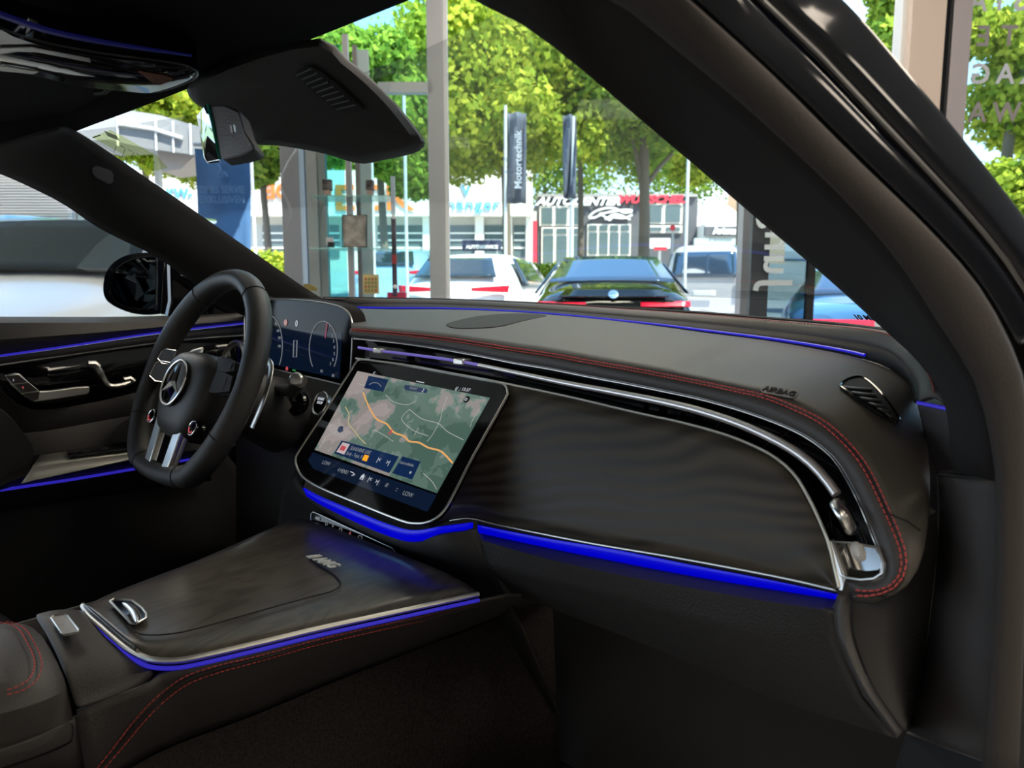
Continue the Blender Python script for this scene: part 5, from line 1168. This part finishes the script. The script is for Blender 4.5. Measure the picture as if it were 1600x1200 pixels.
btext('roof_sign', 'AUTOCENTER', 903, 315, 11.5, M_swhite, cs, D2-.05, shear=.35, bold=.035, sx=1.22)
btext('roof_sign', 'WUNSCHEL', 1017, 312, 11, M_sred, cs, D2-.05, shear=.3, bold=.04, sx=1.22)
logo = [[(920, 340), (926, 333), (936, 328), (950, 325), (962, 326)], [(920, 341), (930, 340), (940, 336), (952, 344), (958, 340), (975, 341), (988, 336)], [(936, 335), (955, 331), (975, 328), (988, 329)], [(962, 326), (975, 332), (988, 331)], [(945, 343), (962, 335), (985, 343)]]
for l_ in logo: sobj('car_logo', MB().tube(catmull([SP(a_, b_, D2-.05) for a_, b_ in l_], 4), .07, 6), M_swhite, cs)
pl = sthing('pole_sign', 'white oval sign with red stripe on a pole before the car shop', 'sign', sr(1031, 36), 36, gz(36))
sobj('sign_board', pbox(1013, 1047, 372, 388, 36, .1), M_swhite, pl, smooth=False); sobj('red_band', pbox(1022, 1042, 386, 391, 35.98, .1), M_sred, pl, smooth=False); sobj('pole', pbox(1029, 1032, 391, 430, 36, .1), M_post, pl, smooth=False)
rs_ = sthing('round_sign', 'small round pink-red traffic sign right of the forked tree', 'sign', sr(1051, 34), 34, gz(34))
sobj('post', pbox(1050, 1052, 358, 410, 34, .05), M_post, rs_, smooth=False)
p_ = SFM @ SP(1051, 356, 33.95); obj('disc', MB().lathe([(.0001, -.02), (.13, -.02), (.13, .02), (.0001, .02)], frame(p_, RH, ZU), 20), M_sred, rs_)
# low building right
lb_ = sthing('low_shop', 'low white shop with dark sign band right of the car shop', 'building', sr(1120, 48), 48, gz(48))
sobj('wall', pbox(1102, 1180, 350, 415, 48.3, 6), M_wall, lb_, smooth=False)
sobj('sign_band', pbox(1102, 1180, 354, 368, 48, .3), M_bgrey, lb_, smooth=False)
sobj('window', pbox(1085, 1165, 372, 392, 48.1, .3), mat('pale_pane', (.45, .50, .48), .2), lb_, smooth=False)
btext('sign_lettering', 'Artour', 1133, 361, 9, M_swhite, lb_, 47.9, bold=.05, sx=1.0)
gbm = MB().prism([V((*SP(a_, b_, 56).xy, SP(a_, b_, 56).z)) for a_, b_ in [(1085, 355), (1090, 335), (1118, 308), (1150, 330), (1165, 352), (1165, 360), (1085, 360)]], (0, 8, 0))
gh = sthing('gabled_house', 'pale gabled house roof behind the low shop', 'building', sr(1120, 56), 56, gz(56)); sobj('gable', gbm, mat('pale_gable', (.70, .66, .64), .8), gh, smooth=False)
sobj('lower_wall', pbox(1088, 1162, 352, 412, 56.2, 7), M_wall, gh, smooth=False)
oh = sthing('orange_house', 'apricot coloured house edge behind the facade frame', 'building', sr(1190, 57), 57, gz(57)); sobj('wall', pbox(1168, 1225, 285, 415, 57, 5), mat('apricot', (.80, .52, .34), .8), oh, smooth=False)
# flag poles
def pole(px0, px1, top, d, lab, flag=None):
    z0 = gz(d); x = (sr(px0, d)+sr(px1, d))/2; r_ = (sr(px1, d)-sr(px0, d))/2
    t = sthing('flag_pole', lab, 'flag pole', x, d, z0)
    sobj('pole', MB().tube([V((x, d, z0)), V((x, d, zt(top, d)))], r_, 12), mat('pole_white', (.62, .68, .70), .4), t)
    if flag:
        (a_, b_, c_, e_) = flag; f = MB(); rows = []
        for k in range(13):
            yy = c_+(e_-c_)*k/12; rows.append([SP(a_+(b_-a_)*j/8, yy, d)+V((0, .10*sin(j*1.1+k*.4), 0)) for j in range(9)])
        fo = sobj('flag', MB().grid(rows), mat('flag_slate', (.10, .12, .16), .7, var=.3, vscale=1.5), t, solid=.01)
    return t
p1 = pole(787.5, 792.5, 165, 17.5, 'white flag pole with wide slate banner left of centre', (793, 822, 176, 318))
text('flag_lettering', 'Motortechnik', .23, mat('flag_print', (.45, .50, .55), .6), frame(SFM @ SP(810, 250, 17.2), ZU, -RH), p1, align='CENTER', bold=.004, ext=.001)
pole(890, 895.5, 182, 14, 'white flag pole with narrow folded slate flag', (880, 900, 180, 310))
pole(1067, 1072, 232, 16, 'thin white pole without flag before the car shop')
pole(399, 404, 215, 11, 'white pole left of the grey facade post')
pole(634, 639, 150, 10, 'thin white pole seen through the cabinet glass right side')
pole(583, 588, 230, 10, 'thin white pole seen through the cabinet glass left side')
# blue banner
bn = sthing('blue_banner', 'large hanging blue banner with faint emblem and lettering left of the rear-view mirror', 'banner', sr(350, 8), 8)
rows = [[SP(304+j*10.5+(k/12)*6, 232+k*18, 8)+V((0, .04*sin(j*.9+k*.3), 0)) for j in range(9)] for k in range(12)]
sobj('cloth', MB().grid(rows), mat('banner_blue', (.055, .15, .33), .7, var=.08, vscale=3), bn, solid=.006)
m_bp = mat('banner_print', (.10, .21, .39), .7)
text('banner_lettering', 'TIMES SERVIE', .105, m_bp, sframe(346, 297, 7.9), bn, align='CENTER', sx=.8, bold=.002); text('banner_lettering', 'EXKLUSIVEN', .105, m_bp, sframe(347, 312, 7.9), bn, align='CENTER', sx=.8, bold=.002)
sobj('banner_emblem', MB().tube(catmull([SP(a_, b_, 7.9) for a_, b_ in [(338, 252), (345, 265), (341, 275), (346, 276), (349, 268), (356, 276)]], 3), .012, 5), m_bp, bn)
sobj('banner_pole', MB().tube([SP(303, 226, 8.0), SP(392, 226, 8.0)], .02, 8), M_post, bn); sobj('banner_pole', MB().tube([V((sr(392, 8.06), 8.06, 0)), V((sr(392, 8.06), 8.06, zt(222, 8)))], .02, 8), M_post, bn)
# canopy / grey roof panels far left
cn = sthing('grey_canopy', 'grey panelled canopy roof edge outside, behind the windshield top left', 'canopy', sr(200, 10), 10)
cf_ = [SP(a_, b_, 10) for a_, b_ in [(90, 175), (200, 172), (250, 180), (312, 198), (312, 243), (230, 232), (170, 218), (90, 222)]]
sobj('fascia', MB().prism(cf_, (0, 1.6, .1)), mat('canopy_grey', (.36, .37, .38), .5), cn, smooth=False)
for a_ in (183, 243, 270, 297): sobj('joint', MB().tube([SP(a_, 178+(a_-183)*.13, 9.97), SP(a_+1, 228+(a_-183)*.12, 9.97)], .015, 5), M_wpaint, cn)
sobj('fascia_rib', MB().tube([SP(185, 193, 9.96), SP(240, 202, 9.96), SP(285, 216, 9.96)], .025, 6), M_wpaint, cn)
sobj('canopy_post', MB().box((sr(252, 10.8), 10.8, 0), (sr(259, 10.8), 10.9, zt(235, 10.8))), M_wpaint, cn, smooth=False)
sobj('soffit', MB().prism([SP(a_, b_, 10.2) for a_, b_ in [(245, 232), (305, 243), (282, 264), (252, 268)]], (0, .6, 0)), mat('soffit_cream', (.62, .52, .46), .7), cn, smooth=False)
# office with blinds on the left
ofc = sthing('window_blind', 'grey horizontal slat blind in the office window behind the white car', 'blind', sr(50, 7), 7, 1.4)
for k in range(19):
    yy = 265+k*4.4; a_ = SP(-80, yy, 7); b_ = SP(113, yy+.5, 7)
    sobj('slat', MB().box((a_.x, 7, a_.z-.011), (b_.x, 7.02, a_.z+.002)), mat('slat_grey', (.86, .88, .89), .5), ofc, smooth=False)
sobj('headrail_side', pbox(113, 117, 255, 347, 6.98, .05), mat('tape', (.42, .42, .42), .6), ofc, smooth=False)
struct(sobj('wall_left', pbox(-200, 116, 250, 460, 7.15, .1), mat('office_wall', (.60, .62, .64), .7), smooth=False), 'grey wall behind the blind')
struct(sobj('trim_14', pbox(117, 141, 300, 480, 7.0, .1), mat('pale_blue_frame', (.55, .68, .75), .5), smooth=False), 'pale blue frame right of the blind')
struct(sobj('trim_15', pbox(141, 146, 300, 480, 7.0, .1), mat('dk_joint', (.05, .12, .14), .4), smooth=False), 'dark joint right of the pale frame')
struct(sobj('window_6', pbox(146, 222, 315, 480, 7.3, .02), mat('blue_glass_wall', (.10, .20, .30), .12), smooth=False), 'dark blue glass partition above the white car')
struct(sobj('trim_16', pbox(196, 220, 315, 480, 7.25, .04), mat('pale_strip2', (.38, .52, .62), .4), smooth=False), 'pale strip of the glass partition')

# ---------------------------------------------------------------- cars
M_tire = mat('tyre', (.02, .02, .02), .8); M_cglass = mat('car_window', (.02, .03, .04), .03, coat=1); M_tail = mat('tail_lamp', (.55, .01, .03), .25)
M_plate = mat('number_plate', (.75, .76, .78), .5)
def car(name, label, x, d, rz, L, W_, stations, paint, glass, wheels=(.8, 3.6), rearwin=None, sides=None, group=None, z=None, wr=.33):
    """stations: (y, z_top, w_top, z_belt, w_belt); rear of the car at y=0"""
    z0 = gz(d) if z is None else z
    M = SFM @ Matrix.Translation((x, d, z0)) @ Matrix.Rotation(rz, 4, 'Z')
    t = thing(name, label, 'car', M=M)
    rows = []
    for (y, ztp, wt, zb, wbt) in stations:
        wm = wbt; zl = .28
        half = [(0, ztp+.015), (wt*.6, ztp+.008), (wt, ztp-.02), (wbt*.985, zb), (wm+.015, zb-.16), (wm+.015, .55), (wm-.03, zl)]
        rows.append([V((a_, y, b_)) for a_, b_ in half] + [V((0, y, zl-.02))] + [V((-a_, y, b_)) for a_, b_ in half[::-1][:-1]])
    obj('body', MB().rings(rows), paint, t, sub=2, world=False)
    for s in (-1, 1):
        for wy in wheels:
            T = Matrix.Translation((s*(W_/2-.10), wy, wr)) @ Matrix.Rotation(pi/2, 4, 'Y')
            w = obj('wheel', MB().lathe([(wr*.62, -.11), (wr*.95, -.11), (wr, -.07), (wr, .07), (wr*.95, .11), (wr*.62, .11)], T, 28), M_tire, t, world=False)
            rim_ = MB().lathe([(wr*.62, -.10), (wr*.60, .10), (.06, .09), (.06, -.09)], T, 10); obj('wheel_rim', rim_, M_satin, w, world=False)
    return t
def quadpatch(par, pts, m, name, off, nu=6, nv=6, bow=0):
    A, B, C_, D_ = [V(p) for p in pts]; n = (B-A).cross(D_-A).normalized()*off
    rows = [[(A.lerp(B, u/nu)).lerp(D_.lerp(C_, u/nu), v/nv)+n+ (B-A).cross(D_-A).normalized()*bow*sin(pi*u/nu) for u in range(nu+1)] for v in range(nv+1)]
    return obj(name, MB().grid(rows), m, par, solid=.012, off=1, world=False)
M_cblack = mat('coupe_black', (.008, .011, .014), .05, coat=1, coatr=.01)
M_cwhite = mat('car_white', (.85, .86, .86), .25, coat=.5)
M_csil = mat('van_silver', (.62, .60, .62), .3, .3, coat=.5)
M_cblue = mat('car_lightblue', (.30, .46, .60), .2, .2, coat=1)
M_skyglass = mat('sky_glass', (.05, .10, .18), .02, spec=1, coat=1, metal=.5)
# black coupe
SD = [(0, .98, .62, .90, .78), (.12, 1.06, .70, .93, .88), (.6, 1.11, .74, .97, .92), (.95, 1.26, .70, .99, .93), (1.5, 1.46, .64, .98, .93), (2.4, 1.49, .60, .97, .93), (3.0, 1.40, .60, .97, .92), (3.7, 1.08, .68, .95, .91), (4.4, .95, .68, .85, .88), (4.8, .75, .55, .65, .75)]
bk = car('black_coupe', 'black coupe parked with its rear and sloping window towards the showroom', SP(944, 470, 9.0).x-.0, 8.2, radians(-6), 4.8, 1.86, SD, M_cblack, M_skyglass)
quadpatch(bk, [(-.74, .64, 1.125), (.74, .64, 1.125), (.58, 1.36, 1.44), (-.58, 1.36, 1.44)], M_skyglass, 'rear_window', .015, bow=.02)
for s in (-1, 1): quadpatch(bk, [(s*.93, .95, 1.0), (s*.93, 3.2, 1.0), (s*.66, 2.7, 1.40), (s*.66, 1.6, 1.41)][::s], M_skyglass, 'side_window', .01)
quadpatch(bk, [(.30, -.03, .85), (.84, .02, .85), (.84, .05, .91), (.30, .03, .90)], M_tail, 'tail_lamp', .02); quadpatch(bk, [(-.84, .02, .85), (-.30, -.03, .85), (-.30, .03, .90), (-.84, .05, .91)], M_tail, 'tail_lamp', .02)
quadpatch(bk, [(-.60, -.02, .955), (.60, -.02, .955), (.52, .14, 1.045), (-.52, .14, 1.045)], M_gloss, 'boot_panel', .015)
obj('emblem', MB().lathe([(.055, 0), (.055, .012), (.04, .014), (.0001, .014)], frame((0, -.0, 1.0), (1, 0, 0), (0, .7, 1)), 24), mat('emblem_blue', (.35, .5, .65), .2, .8), bk, world=False)
quadpatch(bk, [(-.26, -.04, .66), (.26, -.04, .66), (.26, -.04, .78), (-.26, -.04, .78)], M_plate, 'number_plate', .02)
# white hatch
HT = [(0, .98, .66, .90, .80), (.10, 1.22, .66, 1.0, .88), (.45, 1.50, .62, 1.02, .91), (1.2, 1.59, .62, 1.02, .92), (2.2, 1.60, .62, 1.02, .92), (2.9, 1.50, .62, 1.02, .92), (3.5, 1.15, .70, 1.0, .92), (4.2, 1.05, .68, .92, .88), (4.6, .80, .55, .70, .75)]
wh = car('white_suv', 'white sport utility car parked rear-first right of the middle mullion', SP(706, 470, 11.5).x+.05, 11.3, radians(-13), 4.6, 1.84, HT, M_cwhite, M_cglass, z=.05)
quadpatch(wh, [(-.66, .06, 1.16), (.66, .06, 1.16), (.52, .36, 1.46), (-.52, .36, 1.46)], M_cglass, 'rear_window', .03)
for s in (-1, 1): quadpatch(wh, [(s*.92, .75, 1.06), (s*.92, 3.0, 1.06), (s*.69, 2.5, 1.48), (s*.69, .9, 1.49)][::s], M_cglass, 'side_window', .015); quadpatch(wh, [(s*.86, -.02, .95), (s*.30, -.04, .97), (s*.30, -.03, 1.02), (s*.88, .0, 1.06)][::-s], M_tail, 'tail_lamp', .035)
# light blue car
bl_ = car('light_blue_car', 'light blue hatchback parked outside behind the display cabinet', SP(606, 470, 17.0).x, 16.9, radians(-14), 4.3, 1.8, HT, M_cblue, M_cglass, z=.42)
quadpatch(bl_, [(-.66, .06, 1.16), (.66, .06, 1.16), (.52, .36, 1.46), (-.52, .36, 1.46)], M_cglass, 'rear_window', .03)
for s in (-1, 1): quadpatch(bl_, [(s*.92, .75, 1.06), (s*.92, 3.0, 1.06), (s*.69, 2.5, 1.48), (s*.69, .9, 1.49)][::s], M_cglass, 'side_window', .015); quadpatch(bl_, [(s*.86, -.02, .95), (s*.55, -.04, .97), (s*.55, -.03, 1.02), (s*.88, .0, 1.06)][::-s], M_tail, 'tail_lamp', .035)
# silver van
VN = [(0, 1.80, .72, 1.05, .90), (.08, 1.88, .78, 1.10, .94), (.6, 1.91, .80, 1.12, .96), (2.5, 1.91, .80, 1.12, .96), (3.6, 1.88, .78, 1.12, .96), (4.2, 1.45, .76, 1.08, .95), (4.6, 1.15, .75, 1.0, .92), (5.0, .95, .65, .85, .85)]
vn = car('silver_van', 'silver passenger van with red tail lamp standing right of the black coupe', SP(1094, 470, 17.5).x, 17.2, radians(-24), 5.0, 1.92, VN, M_csil, M_cglass, z=.18, wheels=(1.0, 4.0))
quadpatch(vn, [(-.76, .0, 1.14), (.76, .0, 1.14), (.68, .04, 1.72), (-.68, .04, 1.72)], M_skyglass, 'rear_window', .03)
for s in (-1, 1):
    quadpatch(vn, [(s*.96, .35, 1.18), (s*.96, 1.7, 1.18), (s*.83, 1.7, 1.70), (s*.83, .4, 1.70)][::s], M_skyglass, 'side_window', .02)
    quadpatch(vn, [(s*.96, 1.85, 1.18), (s*.96, 3.3, 1.18), (s*.83, 3.2, 1.70), (s*.83, 1.85, 1.70)][::s], M_skyglass, 'side_window', .02)
    quadpatch(vn, [(s*.95, -.02, .80), (s*.80, -.03, .80), (s*.80, -.02, 1.18), (s*.94, -.01, 1.18)][::-s], M_tail, 'tail_lamp', .05)
quadpatch(vn, [(-.28, -.03, .72), (.28, -.03, .72), (.28, -.03, .84), (-.28, -.03, .84)], M_plate, 'number_plate', .04)
# blue car at right
rb_ = car('blue_sedan', 'blue sedan rear with red lamp seen low in the right windshield corner', SP(1350, 470, 7.5).x+.2, 7.6, radians(-20), 4.7, 1.84, SD, mat('paint_blue', (.05, .16, .34), .15, coat=1), M_cglass, z=-.15)
quadpatch(rb_, [(-.74, .64, 1.125), (.74, .64, 1.125), (.58, 1.36, 1.44), (-.58, 1.36, 1.44)], M_skyglass, 'rear_window', .015, bow=.02)
quadpatch(rb_, [(-.82, -.02, .80), (.82, -.02, .80), (.80, .03, .88), (-.80, .03, .88)], M_tail, 'tail_lamp_band', .02)
# white car inside the showroom, facing the viewer
FR = [(0, .70, .55, .62, .70), (.15, .86, .68, .75, .84), (.7, .98, .74, .90, .90), (1.35, 1.12, .76, 1.02, .92), (1.55, 1.17, .74, 1.05, .92), (2.35, 1.51, .60, 1.06, .92), (3.0, 1.56, .60, 1.06, .92), (4.0, 1.55, .60, 1.05, .92), (4.5, 1.15, .66, .95, .86)]
ws_ = car('white_showroom_car', 'white car inside the showroom facing the viewer outside the driver window', SP(-36, 470, 3.9).x, 2.65, radians(2), 4.5, 1.86, FR, mat('pearl_white', (.82, .82, .80), .25, coat=.3), M_cglass, wheels=(.85, 3.5), z=-.03)
gm_dark = mat('cabin_dark', (.018, .02, .02), .8)
quadpatch(ws_, [(-.74, 1.50, 1.165), (.74, 1.50, 1.165), (.56, 2.24, 1.50), (-.56, 2.24, 1.50)], gm_dark, 'cabin_interior', .012, bow=.02)
def wpt(u, v, off): # point on the inclined windshield plane
    w_ = .74-.18*v; return V((u*w_, 1.50+.74*v, 1.165+.335*v)) + V((0, -.41, .91))*off
def wsh(nm, uv, m, off, th): obj(nm, MB().prism(catmull([wpt(u, v, off) for u, v in uv], 3, closed=True), V((0, -.41, .91))*th), m, ws_, world=False)
wsh('lit_view_patch', [(-.1, .34), (.60, .34), (.60, .74), (-.1, .76)], mat('view_green', (.30, .40, .37), .6), .022, .006)  # flat pale patch painting in the greenish light seen in the windshield
wsh('headrest', [(.58, .05), (.92, .05), (.88, .5), (.82, .78), (.66, .78), (.58, .5)], mat('headrest_grey', (.045, .05, .05), .7), .026, .010)
wsh('dash_top', [(-.95, .02), (.50, .02), (.42, .28), (-.3, .36), (-.9, .25)], M_black, .026, .006)
wsh('inner_mirror', [(-.42, .86), (.0, .86), (.0, .97), (-.42, .97)], M_black, .03, .01)
quadpatch(ws_, [(-.75, 1.48, 1.16), (.75, 1.48, 1.16), (.57, 2.25, 1.51), (-.57, 2.25, 1.51)], glassmat('front_glass', (.86, .90, .90), .0, k=.008), 'front_windshield', .05, bow=.02)
for s in (-1, 1):
    obj('roof_bar', MB().tube(catmull([V((s*.86, 1.62, 1.12)), V((s*.72, 2.2, 1.45)), V((s*.62, 2.5, 1.57)), V((s*.60, 3.2, 1.62))], 5), .022, 8), mat('bar_blueish', (.45, .60, .75), .1, .8), ws_, world=False)
